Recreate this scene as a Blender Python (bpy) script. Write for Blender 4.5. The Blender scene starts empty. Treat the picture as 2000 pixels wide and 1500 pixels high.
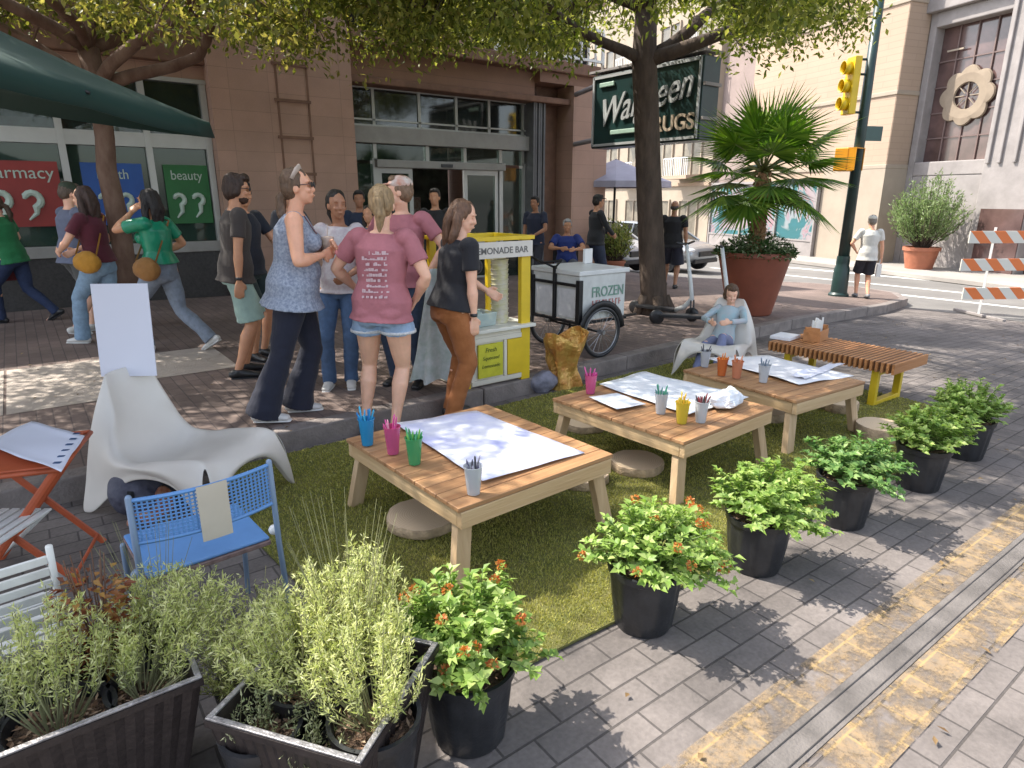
import bpy, bmesh, math, random
import numpy as np
from mathutils import Vector, Matrix, noise
random.seed(7); rng=np.random.default_rng(11)
V=Vector; PI=math.pi; sin=math.sin; cos=math.cos; R=math.radians
sc=bpy.context.scene; COL=sc.collection
# ---------------------------------------------------------------- camera model (also used to survey ground points)
FPX=1261.0; CH=1.7; PITCH=math.atan(365/1261.0); AZ=R(53.13)
FH=V((cos(AZ),sin(AZ),0)); RT=V((sin(AZ),-cos(AZ),0)); UZ=V((0,0,1))
FW=FH*cos(PITCH)-UZ*sin(PITCH); UPV=FH*sin(PITCH)+UZ*cos(PITCH)
CAM=V((0,0,CH))
def ray(x,y): return FW+RT*((x-1000)/FPX)+UPV*((750-y)/FPX)
KERB=[(-9,4.28),(1.2,4.28),(3,4.4),(6,4.72),(12.5,5.25),(14.2,5.6),(15.4,6.3),(15.9,7.3),(15.6,8.4),(14.4,9.4),(13.2,10.3),(12.75,11.4),(12.7,13),(12.7,45)]
def slope(X):
    X=min(X,24); return -(0.02*max(0,min(X,20)-1.5)+0.03*max(0,min(X,20)-9))
def on_walk(X,Y):
    poly=KERB+[(-9,45)]; c=False; j=len(poly)-1
    for i in range(len(poly)):
        xi,yi=poly[i]; xj,yj=poly[j]
        if (yi>Y)!=(yj>Y) and X<(xj-xi)*(Y-yi)/(yj-yi)+xi: c=not c
        j=i
    return c
def gz(X,Y): return slope(X)+(0.14 if on_walk(X,Y) else 0)
def at(x,y,h=0.0,surf=None):
    d=ray(x,y); z=h
    for i in range(30):
        t=(z-CH)/d.z; q=CAM+d*t
        z=(gz(q.x,q.y) if surf is None else slope(q.x)+surf)+h
    return V((q.x,q.y,z))
def fr(f,r,z=0): return V((FH.x*f+RT.x*r, FH.y*f+RT.y*r, z))   # metres ahead of / right of the camera foot
# ---------------------------------------------------------------- tagging
def tag(o,label=None,cat=None,group=None,kind=None):
    if label: o['label']=label
    if cat: o['category']=cat
    if group: o['group']=group
    if kind: o['kind']=kind
    return o
def empty(name,loc,rz=0.0,label=None,cat=None,group=None):
    o=bpy.data.objects.new(name,None); COL.objects.link(o); o.empty_display_size=.1
    o.location=loc; o.rotation_euler=(0,0,rz); return tag(o,label,cat,group)
KIDS={}
def link(o,parent=None):
    COL.objects.link(o)
    if parent is not None:
        o.parent=parent; KIDS.setdefault(parent.name,[]).append(o)
    return o
def copy_tree(o,parent=None):
    c=o.copy(); COL.objects.link(c)
    if parent is not None: c.parent=parent; KIDS.setdefault(parent.name,[]).append(c)
    for ch in KIDS.get(o.name,[]): copy_tree(ch,c)
    return c
# ---------------------------------------------------------------- mesh builder
class MB:
    def __init__(s): s.v=[]; s.f=[]; s.m=[]
    def add(s,vs,fs,mi=0,T=None):
        b=len(s.v)
        for p in vs:
            p=V(p); 
            if T is not None: p=T@p
            s.v.append(p[:])
        for f in fs: s.f.append([i+b for i in f]); s.m.append(mi)
        return s
    def box(s,c,d,rz=0,mi=0,T=None,taper=1.0):
        x,y,z=d[0]/2,d[1]/2,d[2]/2; cr,sr=cos(rz),sin(rz); vs=[]
        for k in (-1,1):
            t=taper if k>0 else 1
            for a,b in ((-1,-1),(1,-1),(1,1),(-1,1)):
                px,py=a*x*t,b*y*t
                vs.append((c[0]+px*cr-py*sr,c[1]+px*sr+py*cr,c[2]+k*z))
        return s.add(vs,[(3,2,1,0),(4,5,6,7),(0,1,5,4),(1,2,6,5),(2,3,7,6),(3,0,4,7)],mi,T)
    def bx(s,x0,x1,y0,y1,z0,z1,mi=0,T=None): return s.box(((x0+x1)/2,(y0+y1)/2,(z0+z1)/2),(abs(x1-x0),abs(y1-y0),abs(z1-z0)),0,mi,T)
    def tube(s,pts,rs,seg=10,mi=0,side=None,T=None,cap=True,rnd=False):
        pts=[V(p) for p in pts]; n=len(pts)
        if not isinstance(rs,(list,tuple)) : rs=[rs]*n
        rs=[(r if isinstance(r,(tuple,list)) else (r,r)) for r in rs]
        if rnd:
            d0=(pts[0]-pts[1]).normalized(); d1=(pts[-1]-pts[-2]).normalized()
            a=rs[0]; b=rs[-1]; ra=min(a); rb=min(b)
            pts=[pts[0]+d0*ra*.9,pts[0]+d0*ra*.6]+pts+[pts[-1]+d1*rb*.6,pts[-1]+d1*rb*.9]
            rs=[(a[0]*.35,a[1]*.35),(a[0]*.78,a[1]*.78)]+rs+[(b[0]*.78,b[1]*.78),(b[0]*.35,b[1]*.35)]; n+=4
        vs=[]; fs=[]; prev=None
        for i,p in enumerate(pts):
            t=(pts[min(i+1,n-1)]-pts[max(i-1,0)])
            t=t.normalized() if t.length>1e-9 else V((0,0,1))
            ref=V(side) if side is not None else (prev if prev is not None else (V((1,0,0)) if abs(t.x)<.9 else V((0,1,0))))
            u=(ref-t*ref.dot(t))
            if u.length<1e-6: u=t.orthogonal()
            u.normalize(); w=t.cross(u); prev=u
            for k in range(seg):
                a=2*PI*k/seg; q=p+u*(rs[i][0]*cos(a))+w*(rs[i][1]*sin(a)); vs.append(q)
        for i in range(n-1):
            for k in range(seg):
                a=i*seg+k; b=i*seg+(k+1)%seg; fs.append((a,b,b+seg,a+seg))
        if cap:
            fs.append(tuple(reversed(range(seg)))); fs.append(tuple(range((n-1)*seg,n*seg)))
        return s.add(vs,fs,mi,T)
    def ell(s,c,r,mi=0,seg=14,rings=9,T=None,rot=None):
        vs=[];fs=[];c=V(c)
        def q(x,y,z):
            p=V((x*r[0],y*r[1],z*r[2])); 
            return c+(rot@p if rot is not None else p)
        vs.append(q(0,0,-1))
        for i in range(1,rings):
            th=PI*i/rings
            for k in range(seg):
                a=2*PI*k/seg; vs.append(q(sin(th)*cos(a),sin(th)*sin(a),-cos(th)))
        vs.append(q(0,0,1)); L=len(vs)-1
        for k in range(seg): fs.append((0,1+(k+1)%seg,1+k))
        for i in range(rings-2):
            for k in range(seg):
                a=1+i*seg+k; b=1+i*seg+(k+1)%seg; fs.append((a,b,b+seg,a+seg))
        o=1+(rings-2)*seg
        for k in range(seg): fs.append((o+k,o+(k+1)%seg,L))
        return s.add(vs,fs,mi,T)
    def lathe(s,prof,seg=24,mi=0,c=(0,0,0),T=None,rib=None,caps=(True,True)):
        vs=[];fs=[]
        for j,(r,z) in enumerate(prof):
            for k in range(seg):
                a=2*PI*k/seg; rr=r*(rib(j,k) if rib else 1); vs.append((c[0]+rr*cos(a),c[1]+rr*sin(a),c[2]+z))
        for j in range(len(prof)-1):
            for k in range(seg):
                a=j*seg+k;b=j*seg+(k+1)%seg; fs.append((a,b,b+seg,a+seg))
        if caps[0]: fs.append(tuple(reversed(range(seg))))
        if caps[1]: fs.append(tuple(range((len(prof)-1)*seg,len(prof)*seg)))
        return s.add(vs,fs,mi,T)
    def prism(s,poly,d0,d1,axis='y',mi=0,T=None):
        """poly: 2-D outline; axis y: (x,z) outline extruded along y; z: (x,y) outline; x: (y,z)"""
        n=len(poly); vs=[]
        for d in (d0,d1):
            for a,b in poly:
                vs.append((a,d,b) if axis=='y' else ((a,b,d) if axis=='z' else (d,a,b)))
        fs=[tuple(range(n)),tuple(reversed(range(n,2*n)))]+[(i,i+n,(i+1)%n+n,(i+1)%n) for i in range(n)]
        return s.add(vs,fs,mi,T)
    def build(s,name,mats,parent=None,smooth=False,bevel=0,loc=None,rz=None,label=None,cat=None,group=None,kind=None,recalc=True,autos=None):
        me=bpy.data.meshes.new(name); me.from_pydata(s.v,[],s.f); 
        if not isinstance(mats,(list,tuple)): mats=[mats]
        for m in mats: me.materials.append(m)
        if len(mats)>1: me.polygons.foreach_set('material_index',s.m)
        if recalc:
            bm=bmesh.new(); bm.from_mesh(me); bmesh.ops.recalc_face_normals(bm,faces=bm.faces); bm.to_mesh(me); bm.free()
        if smooth: me.polygons.foreach_set('use_smooth',[True]*len(me.polygons))
        me.update()
        if autos: me.set_sharp_from_angle(angle=R(autos))
        o=bpy.data.objects.new(name,me); link(o,parent)
        if bevel:
            b=o.modifiers.new('b','BEVEL'); b.width=bevel; b.segments=2; b.limit_method='ANGLE'; b.angle_limit=R(40)
        if loc is not None: o.location=loc
        if rz is not None: o.rotation_euler=(0,0,rz)
        return tag(o,label,cat,group,kind)
def split_build(mb,name,m,parent,parts=None,**k):
    """one object per box of the builder; parts groups consecutive pieces"""
    nb=len(mb.v)//8; out=[]; g=parts or 1
    for i in range(0,nb,g):
        q=MB()
        for j in range(i,min(i+g,nb)): q.add(mb.v[j*8:j*8+8],[(3,2,1,0),(4,5,6,7),(0,1,5,4),(1,2,6,5),(2,3,7,6),(3,0,4,7)])
        out.append(q.build(name,m,parent,**k))
    return out
def quick_mesh(name,verts,faces,mats,parent=None,mi=None,smooth=False,**k):
    """numpy arrays: verts (n,3), faces (m,4) or (m,3)"""
    me=bpy.data.meshes.new(name); n=len(verts); m,w=faces.shape
    me.vertices.add(n); me.vertices.foreach_set('co',np.ascontiguousarray(verts,dtype=np.float32).ravel())
    me.loops.add(m*w); me.loops.foreach_set('vertex_index',np.ascontiguousarray(faces,dtype=np.int32).ravel())
    me.polygons.add(m); me.polygons.foreach_set('loop_start',np.arange(0,m*w,w,dtype=np.int32))
    if not isinstance(mats,(list,tuple)): mats=[mats]
    for a in mats: me.materials.append(a)
    if mi is not None: me.polygons.foreach_set('material_index',np.ascontiguousarray(mi,dtype=np.int32))
    if smooth: me.polygons.foreach_set('use_smooth',np.ones(m,dtype=bool))
    me.update(calc_edges=True); me.validate()
    o=bpy.data.objects.new(name,me); link(o,parent); return tag(o,**k)
def remeshed(mb,voxel,smooth_it=4,fac=.5,disp=None):
    """fuse overlapping closed shells into one continuous skin"""
    me=bpy.data.meshes.new('tmp'); me.from_pydata(mb.v,[],mb.f)
    bm=bmesh.new(); bm.from_mesh(me); bmesh.ops.recalc_face_normals(bm,faces=bm.faces); bm.to_mesh(me); bm.free()
    o=bpy.data.objects.new('tmp',me); COL.objects.link(o)
    r=o.modifiers.new('r','REMESH'); r.mode='VOXEL'; r.voxel_size=voxel; r.use_smooth_shade=True
    if smooth_it:
        s=o.modifiers.new('s','SMOOTH'); s.factor=fac; s.iterations=smooth_it
    dg=bpy.context.evaluated_depsgraph_get(); ev=o.evaluated_get(dg)
    out=bpy.data.meshes.new_from_object(ev); bpy.data.objects.remove(o); bpy.data.meshes.remove(me)
    if disp:
        amp,sx,sy,sz=disp; n=len(out.vertices)
        nrm=np.empty(n*3,dtype=np.float32); out.vertices.foreach_get('normal',nrm)
        co=np.empty(n*3,dtype=np.float32); out.vertices.foreach_get('co',co); co=co.reshape(-1,3); nrm=nrm.reshape(-1,3)
        d=np.array([noise.noise((p[0]*sx+3,p[1]*sy,p[2]*sz))+.5*noise.noise((p[0]*sx*2.3,p[1]*sy*2.3+7,p[2]*sz*2.3)) for p in co.tolist()])
        co=co+nrm*(d[:,None]*amp); out.vertices.foreach_set('co',co.astype(np.float32).ravel())
    out.update(); return out
def mesh_obj(name,me,mats,parent=None,**k):
    me.name=name
    if not isinstance(mats,(list,tuple)): mats=[mats]
    me.materials.clear()
    for m in mats: me.materials.append(m)
    o=bpy.data.objects.new(name,me); link(o,parent); return tag(o,**k)
# ---------------------------------------------------------------- materials
def nt(name):
    m=bpy.data.materials.new(name); m.use_nodes=True; t=m.node_tree; return m,t,t.nodes['Principled BSDF']
def mat(name,col,rough=.6,var=.12,scale=8,bump=.0,bscale=None,metal=0,col2=None,stretch=None,trans=None,spec=None,coat=0,sheen=0,detail=4):
    m,t,b=nt(name); N=t.nodes; L=t.links
    b.inputs['Roughness'].default_value=rough; b.inputs['Metallic'].default_value=metal
    if spec is not None: b.inputs['Specular IOR Level'].default_value=spec
    if coat: b.inputs['Coat Weight'].default_value=coat
    if sheen: b.inputs['Sheen Weight'].default_value=sheen
    if trans:
        b.inputs['Transmission Weight'].default_value=trans
    tc=N.new('ShaderNodeTexCoord'); mp=N.new('ShaderNodeMapping'); L.new(tc.outputs['Object'],mp.inputs[0])
    if stretch: mp.inputs['Scale'].default_value=stretch
    nz=N.new('ShaderNodeTexNoise'); nz.inputs['Scale'].default_value=scale; nz.inputs['Detail'].default_value=detail; nz.inputs['Roughness'].default_value=.6
    L.new(mp.outputs[0],nz.inputs['Vector'])
    mx=N.new('ShaderNodeMix'); mx.data_type='RGBA'
    c=V(col[:3]); 
    if col2 is None: ca=c*(1-var); cb=c*(1+var)
    else: ca=c; cb=V(col2[:3])
    rp=N.new('ShaderNodeMapRange'); rp.inputs[1].default_value=.32; rp.inputs[2].default_value=.68
    L.new(nz.outputs[0],rp.inputs[0]); L.new(rp.outputs[0],mx.inputs[0])
    mx.inputs[6].default_value=(*ca,1); mx.inputs[7].default_value=(*[min(1,x) for x in cb],1)
    L.new(mx.outputs[2],b.inputs['Base Color'])
    if bump:
        bp=N.new('ShaderNodeBump'); bp.inputs['Strength'].default_value=bump; bp.inputs['Distance'].default_value=.02
        n2=N.new('ShaderNodeTexNoise'); n2.inputs['Scale'].default_value=bscale or scale*4; n2.inputs['Detail'].default_value=3
        L.new(mp.outputs[0],n2.inputs['Vector']); L.new(n2.outputs[0],bp.inputs['Height']); L.new(bp.outputs[0],b.inputs['Normal'])
    return m
def leafmat(name,ca,cb,cc,tw=.35,rough=.45):
    """leaf: colour differs leaf by leaf, light passes through"""
    m,t,b=nt(name); N=t.nodes; L=t.links
    g=N.new('ShaderNodeNewGeometry'); cr=N.new('ShaderNodeValToRGB'); e=cr.color_ramp.elements
    e[0].color=(*ca,1); e[1].color=(*cc,1); k=e.new(.5); k.color=(*cb,1)
    L.new(g.outputs['Random Per Island'],cr.inputs[0]); L.new(cr.outputs[0],b.inputs['Base Color'])
    b.inputs['Roughness'].default_value=rough; b.inputs['Specular IOR Level'].default_value=.35
    tr=N.new('ShaderNodeBsdfTranslucent'); mx=N.new('ShaderNodeMixShader'); mx.inputs[0].default_value=tw
    hs=N.new('ShaderNodeHueSaturation'); hs.inputs['Saturation'].default_value=1.15; hs.inputs['Value'].default_value=1.5; L.new(cr.outputs[0],hs.inputs['Color']); L.new(hs.outputs[0],tr.inputs[0])
    L.new(b.outputs[0],mx.inputs[1]); L.new(tr.outputs[0],mx.inputs[2]); L.new(mx.outputs[0],N['Material Output'].inputs[0])
    return m
def brickmat(name,c1,c2,mort,bw,bh,ms=.01,rough=.8,off=.5,rz=0,axis='z',var=.25,bump=.3,nscale=1.5,stain=.25,squash=1.0):
    """paving / tiling in metres"""
    m,t,b=nt(name); N=t.nodes; L=t.links
    tc=N.new('ShaderNodeTexCoord'); mp=N.new('ShaderNodeMapping'); L.new(tc.outputs['Object'],mp.inputs[0])
    if axis=='z': mp.inputs['Rotation'].default_value=(0,0,rz); vec=mp.outputs[0]
    else:
        sx=N.new('ShaderNodeSeparateXYZ'); cx=N.new('ShaderNodeCombineXYZ'); L.new(mp.outputs[0],sx.inputs[0])
        L.new(sx.outputs['X' if axis=='y' else 'Y'],cx.inputs['X']); L.new(sx.outputs['Z'],cx.inputs['Y']); vec=cx.outputs[0]
    br=N.new('ShaderNodeTexBrick'); L.new(vec,br.inputs['Vector']); br.inputs['Scale'].default_value=1
    br.inputs['Brick Width'].default_value=bw; br.inputs['Row Height'].default_value=bh; br.inputs['Mortar Size'].default_value=ms; br.offset=off
    br.inputs['Mortar Smooth'].default_value=.3
    br.inputs['Color1'].default_value=(*c1,1); br.inputs['Color2'].default_value=(*c2,1); br.inputs['Mortar'].default_value=(*mort,1)
    nz=N.new('ShaderNodeTexNoise'); nz.inputs['Scale'].default_value=nscale; nz.inputs['Detail'].default_value=7; nz.inputs['Roughness'].default_value=.65; L.new(tc.outputs['Object'],nz.inputs['Vector'])
    mr=N.new('ShaderNodeMapRange'); mr.inputs[1].default_value=.3; mr.inputs[2].default_value=.7; mr.inputs[3].default_value=1-stain; mr.inputs[4].default_value=1+stain; L.new(nz.outputs[0],mr.inputs[0])
    n3=N.new('ShaderNodeTexNoise'); n3.inputs['Scale'].default_value=60; n3.inputs['Detail'].default_value=3; L.new(tc.outputs['Object'],n3.inputs['Vector'])
    m3=N.new('ShaderNodeMapRange'); m3.inputs[3].default_value=1-var; m3.inputs[4].default_value=1+var; L.new(n3.outputs[0],m3.inputs[0])
    mu=N.new('ShaderNodeMath'); mu.operation='MULTIPLY'; L.new(mr.outputs[0],mu.inputs[0]); L.new(m3.outputs[0],mu.inputs[1])
    vm=N.new('ShaderNodeVectorMath'); vm.operation='SCALE'; L.new(br.outputs['Color'],vm.inputs[0]); L.new(mu.outputs[0],vm.inputs['Scale'])
    L.new(vm.outputs[0],b.inputs['Base Color']); b.inputs['Roughness'].default_value=rough
    bp=N.new('ShaderNodeBump'); bp.inputs['Strength'].default_value=bump; bp.inputs['Distance'].default_value=.01; bp.invert=True
    ad=N.new('ShaderNodeMath'); ad.operation='ADD'; sb=N.new('ShaderNodeMath'); sb.operation='MULTIPLY'; sb.inputs[1].default_value=.35
    L.new(n3.outputs[0],sb.inputs[0]); L.new(br.outputs['Fac'],ad.inputs[0]); L.new(sb.outputs[0],ad.inputs[1]); L.new(ad.outputs[0],bp.inputs['Height']); L.new(bp.outputs[0],b.inputs['Normal'])
    return m
def glassmat(name,tint=(.05,.08,.07),rough=.04,alpha=.55):
    m,t,b=nt(name); N=t.nodes; L=t.links
    b.inputs['Base Color'].default_value=(*tint,1); b.inputs['Roughness'].default_value=rough; b.inputs['Specular IOR Level'].default_value=.9
    tr=N.new('ShaderNodeBsdfTransparent'); mx=N.new('ShaderNodeMixShader'); mx.inputs[0].default_value=alpha
    tr.inputs[0].default_value=(.75,.85,.8,1)
    L.new(tr.outputs[0],mx.inputs[1]); L.new(b.outputs[0],mx.inputs[2]); L.new(mx.outputs[0],N['Material Output'].inputs[0]); return m
def text(name,body,size,material,parent,loc,rot,shear=0,extrude=.003,align='CENTER',bold=0,space=1.0,squeeze=1.0,spin=0.0):
    c=bpy.data.curves.new(name,'FONT'); c.body=body; c.size=size; c.extrude=extrude; c.shear=shear; c.align_x=align; c.align_y='CENTER'; c.offset=bold; c.space_character=space
    o=bpy.data.objects.new(name,c); COL.objects.link(o)
    dg=bpy.context.evaluated_depsgraph_get(); me=bpy.data.meshes.new_from_object(o.evaluated_get(dg)); bpy.data.objects.remove(o)
    for v in me.vertices:
        x,y=v.co.x*squeeze,v.co.y; v.co.x=x*cos(spin)-y*sin(spin); v.co.y=x*sin(spin)+y*cos(spin)
    q=mesh_obj(name,me,material,parent); q.location=loc; q.rotation_euler=rot; return q
# ================================================================ materials
M_={}
M_['paver']=brickmat('road_paver',(.128,.111,.103),(.165,.143,.132),(.065,.056,.052),.24,.12,.005,.85,.5,0,'z',.30,.6,1.6,.42)
M_['walkbrick']=brickmat('sidewalk_brick',(.15,.11,.095),(.19,.14,.12),(.09,.07,.065),.2,.1,.005,.85,.5,PI/2,'z',.2,.3,.9,.3)
M_['palestrip']=mat('pale_walk_strip',(.42,.36,.31),.85,.15,3,.3,60)
M_['asphalt']=mat('street_concrete',(.155,.147,.138),.9,.18,.6,.2,80)
M_['farwalk']=mat('far_sidewalk',(.29,.265,.24),.9,.12,1,.1,60)
M_['kerb']=mat('kerb_stone',(.21,.18,.165),.8,.22,6,.4,50)
M_['white']=mat('white_paint',(.74,.74,.72),.45,.05,3)
M_['whiteroad']=mat('crosswalk_paint',(.6,.6,.57),.8,.2,9)
M_['groove']=mat('drain_steel',(.125,.112,.104),.8,.35,5,.3,90)
def yellow_paint():
    m,t,b=nt('worn_yellow_paint'); N=t.nodes; L=t.links
    tc=N.new('ShaderNodeTexCoord'); n1=N.new('ShaderNodeTexNoise'); n1.inputs['Scale'].default_value=13; n1.inputs['Detail'].default_value=10; n1.inputs['Roughness'].default_value=.85
    L.new(tc.outputs['Object'],n1.inputs['Vector']); cr=N.new('ShaderNodeValToRGB'); e=cr.color_ramp.elements
    e[0].position=.40; e[0].color=(.17,.14,.11,1); e[1].position=.56; e[1].color=(.28,.195,.11,1)
    k=e.new(.68); k.color=(.44,.30,.11,1)
    L.new(n1.outputs[0],cr.inputs[0]); 
    br=N.new('ShaderNodeTexBrick'); L.new(tc.outputs['Object'],br.inputs['Vector']); br.inputs['Scale'].default_value=1; br.inputs['Brick Width'].default_value=.24; br.inputs['Row Height'].default_value=.12; br.inputs['Mortar Size'].default_value=.008; br.inputs['Mortar Smooth'].default_value=1.0
    mx=N.new('ShaderNodeMix'); mx.data_type='RGBA'; L.new(br.outputs['Fac'],mx.inputs[0]); L.new(cr.outputs[0],mx.inputs[6]); mx.inputs[7].default_value=(.36,.25,.115,1)
    L.new(mx.outputs[2],b.inputs['Base Color']); b.inputs['Roughness'].default_value=.8
    bp=N.new('ShaderNodeBump'); bp.inputs['Strength'].default_value=.4; bp.inputs['Distance'].default_value=.01; L.new(n1.outputs[0],bp.inputs['Height']); L.new(bp.outputs[0],b.inputs['Normal'])
    n2=N.new('ShaderNodeTexNoise'); n2.inputs['Scale'].default_value=6; n2.inputs['Detail'].default_value=9; n2.inputs['Roughness'].default_value=.8; L.new(tc.outputs['Object'],n2.inputs['Vector'])
    mr=N.new('ShaderNodeMapRange'); mr.inputs[1].default_value=.40; mr.inputs[2].default_value=.56; L.new(n2.outputs[0],mr.inputs[0])
    tr=N.new('ShaderNodeBsdfTransparent'); ms=N.new('ShaderNodeMixShader'); L.new(mr.outputs[0],ms.inputs[0]); L.new(tr.outputs[0],ms.inputs[1]); L.new(b.outputs[0],ms.inputs[2]); L.new(ms.outputs[0],N['Material Output'].inputs[0]); return m
M_['yellowroad']=yellow_paint()
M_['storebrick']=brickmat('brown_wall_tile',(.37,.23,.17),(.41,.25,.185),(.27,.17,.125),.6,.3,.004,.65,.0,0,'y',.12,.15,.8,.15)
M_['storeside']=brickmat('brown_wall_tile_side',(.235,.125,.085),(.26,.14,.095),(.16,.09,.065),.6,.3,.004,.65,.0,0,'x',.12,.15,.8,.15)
M_['storedark']=mat('dark_brown_cornice',(.19,.10,.065),.7,.2,5,.1)
M_['stone']=mat('grey_stone_band',(.30,.29,.27),.7,.1,4,.1,40)
M_['basegranite']=mat('dark_granite_base',(.045,.042,.042),.35,.3,30)
M_['alu']=mat('pale_aluminium',(.42,.42,.40),.4,.06,4,metal=.3)
M_['glass']=glassmat('store_glass',(.03,.045,.04),.04,.42)
M_['darkglass']=glassmat('dark_glass',(.02,.022,.022),.06,.8)
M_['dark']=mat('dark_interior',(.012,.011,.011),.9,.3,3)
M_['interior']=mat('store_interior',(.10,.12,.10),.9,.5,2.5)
M_['black']=mat('black_plastic',(.022,.023,.026),.36,.35,9,.12,50)
M_['blackmetal']=mat('black_metal',(.02,.02,.022),.4,.2,10,metal=.4)
M_['tan']=brickmat('tan_stone_wall',(.37,.275,.20),(.39,.288,.213),(.32,.237,.176),1.2,.2,.012,.9,.5,0,'y',.08,.12,.35,.08)
M_['tanside']=brickmat('tan_stone_wall_side',(.37,.275,.20),(.39,.288,.213),(.32,.237,.176),1.2,.2,.012,.9,.5,0,'x',.08,.12,.35,.08)
M_['cream']=mat('cream_stone',(.33,.275,.215),.9,.08,1.2,.1,30)
M_['greystone']=mat('grey_carved_stone',(.27,.245,.235),.85,.15,2,.15,20)
M_['winglass']=mat('far_window_glass',(.10,.06,.055),.12,.4,1.2,spec=.8)
M_['ochre']=mat('medallion_stone',(.26,.205,.15),.8,.1,4)
M_['terracotta']=mat('terracotta',(.33,.115,.06),.65,.12,5,.1)
M_['rust']=mat('rust_planter',(.21,.058,.03),.55,.12,4)
# ================================================================ ground
xs=[-200,-60,-12]+[x*.5 for x in range(-23,50)]+[26,30,40,60,200,400]
def sheet(name,xlist,ylist,dz,m,kind='structure',inside=None,zf=None,label=None):
    mb=MB(); nx,ny=len(xlist),len(ylist)
    for y in ylist:
        for x in xlist: mb.v.append((x,y,(zf or (lambda X,Y:slope(X)))(x,y)+dz))
    for j in range(ny-1):
        for i in range(nx-1):
            mb.f.append([j*nx+i,j*nx+i+1,(j+1)*nx+i+1,(j+1)*nx+i]); mb.m.append(0)
    return mb.build(name,m,kind=kind,recalc=False)
sheet('ground',xs,[-200,-20,0,5,10,20,40,120,400],-.03,M_['asphalt'])
xr=[-12+.5*i for i in range(0,59)]   # to 17
sheet('road',xr,[-14,-6,0,2,4,6,8,14,40],-.004,M_['paver'])
sheet('cross_street',[13.8+.5*i for i in range(0,21)],[-40,-10,0,5,10,20,60],.0,M_['asphalt'])
def strip(name,y0,y1,dz,m,x0=-12,x1=16):
    n=int((x1-x0)*2); xl=[x0+(x1-x0)*i/n for i in range(n+1)]
    return sheet(name,xl,[y0,y1],dz,m)
strip('road_marking',.85,.995,.001,M_['yellowroad'])
strip('road_marking',.575,.74,.001,M_['yellowroad'])
strip('drain_channel',.742,.848,.0025,M_['groove'])
strip('drain_slot',.822,.8255,.0055,M_['basegranite'])
strip('drain_slot',.757,.7605,.0055,M_['basegranite'])
# crosswalk and stop lines on the crossing street
for i,(x0,x1) in enumerate(((16.4,16.7),(19.0,19.3),(21.6,21.9))):
    mb=MB()
    yl=[-6,0,4,8,9]+([12,14] if i else [])
    for y in yl:
        for x in (x0,x1): mb.v.append((x,y,slope(x)+.004))
    for j in range(len(yl)-1): mb.f.append([2*j,2*j+1,2*j+3,2*j+2]); mb.m.append(0)
    mb.build('crosswalk_line',M_['whiteroad'],kind='structure',recalc=False)
# sidewalk surface, its step and the kerb stones
def kerb_off(d):
    out=[]
    for i,(x,y) in enumerate(KERB):
        a=V(KERB[max(i-1,0)]); b=V(KERB[min(i+1,len(KERB)-1)]); t=(b-a).normalized(); n=V((-t.y,t.x)); out.append((x+n.x*d,y+n.y*d))
    return out
def densify(pl,step=.5):
    o=[]
    for a,b in zip(pl[:-1],pl[1:]):
        n=max(1,int(math.dist(a,b)/step))
        for i in range(n): o.append((a[0]+(b[0]-a[0])*i/n,a[1]+(b[1]-a[1])*i/n))
    o.append(pl[-1]); return o
inner=densify(kerb_off(.15)); outer=densify(kerb_off(0.0))
def walk_mesh():
    bm=bmesh.new(); pl=inner+[(-9.0,45.0)]
    f=bm.faces.new([bm.verts.new((x,y,0)) for x,y in pl])
    for k in range(1,50):
        X=-9+.5*k
        bmesh.ops.bisect_plane(bm,geom=bm.verts[:]+bm.edges[:]+bm.faces[:],plane_co=(X,0,0),plane_no=(1,0,0))
    bmesh.ops.triangulate(bm,faces=bm.faces[:])
    for v in bm.verts: v.co.z=slope(v.co.x)+.14
    bmesh.ops.recalc_face_normals(bm,faces=bm.faces[:])
    me=bpy.data.meshes.new('sidewalk'); bm.to_mesh(me); bm.free()
    if me.polygons[0].normal.z<0: me.flip_normals()
    me.materials.append(M_['walkbrick']); o=bpy.data.objects.new('sidewalk',me); COL.objects.link(o); tag(o,kind='structure')
walk_mesh()
def kerbmesh():
    KP=kerb_off(0); KI=kerb_off(.15); mb=MB()
    for (a,b),(c,d) in zip(zip(KP[:-1],KP[1:]),zip(KI[:-1],KI[1:])):
        L=math.dist(a,b); n=max(1,round(L/.9)); g=.006/L
        for i in range(n):
            t0=i/n+g; t1=(i+1)/n-g
            f=lambda p,q,t:(p[0]+(q[0]-p[0])*t,p[1]+(q[1]-p[1])*t)
            q=[f(a,b,t0),f(a,b,t1),f(c,d,t1),f(c,d,t0)]
            vs=[(x,y,slope(x)-.02) for x,y in q]+[(x,y,slope(x)+.145) for x,y in q]
            mb.add(vs,[(3,2,1,0),(4,5,6,7),(0,1,5,4),(1,2,6,5),(2,3,7,6),(3,0,4,7)])
    return mb
kerbmesh().build('kerb',M_['kerb'],kind='structure',bevel=.012)
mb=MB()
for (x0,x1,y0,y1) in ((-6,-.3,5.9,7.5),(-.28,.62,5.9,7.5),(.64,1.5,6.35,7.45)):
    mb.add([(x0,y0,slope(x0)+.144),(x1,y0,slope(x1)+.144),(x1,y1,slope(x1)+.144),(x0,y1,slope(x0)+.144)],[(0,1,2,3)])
mb.build('paving_strip',M_['palestrip'],kind='structure')  # sidewalk strip in a paler colour than the brick around it
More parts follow.
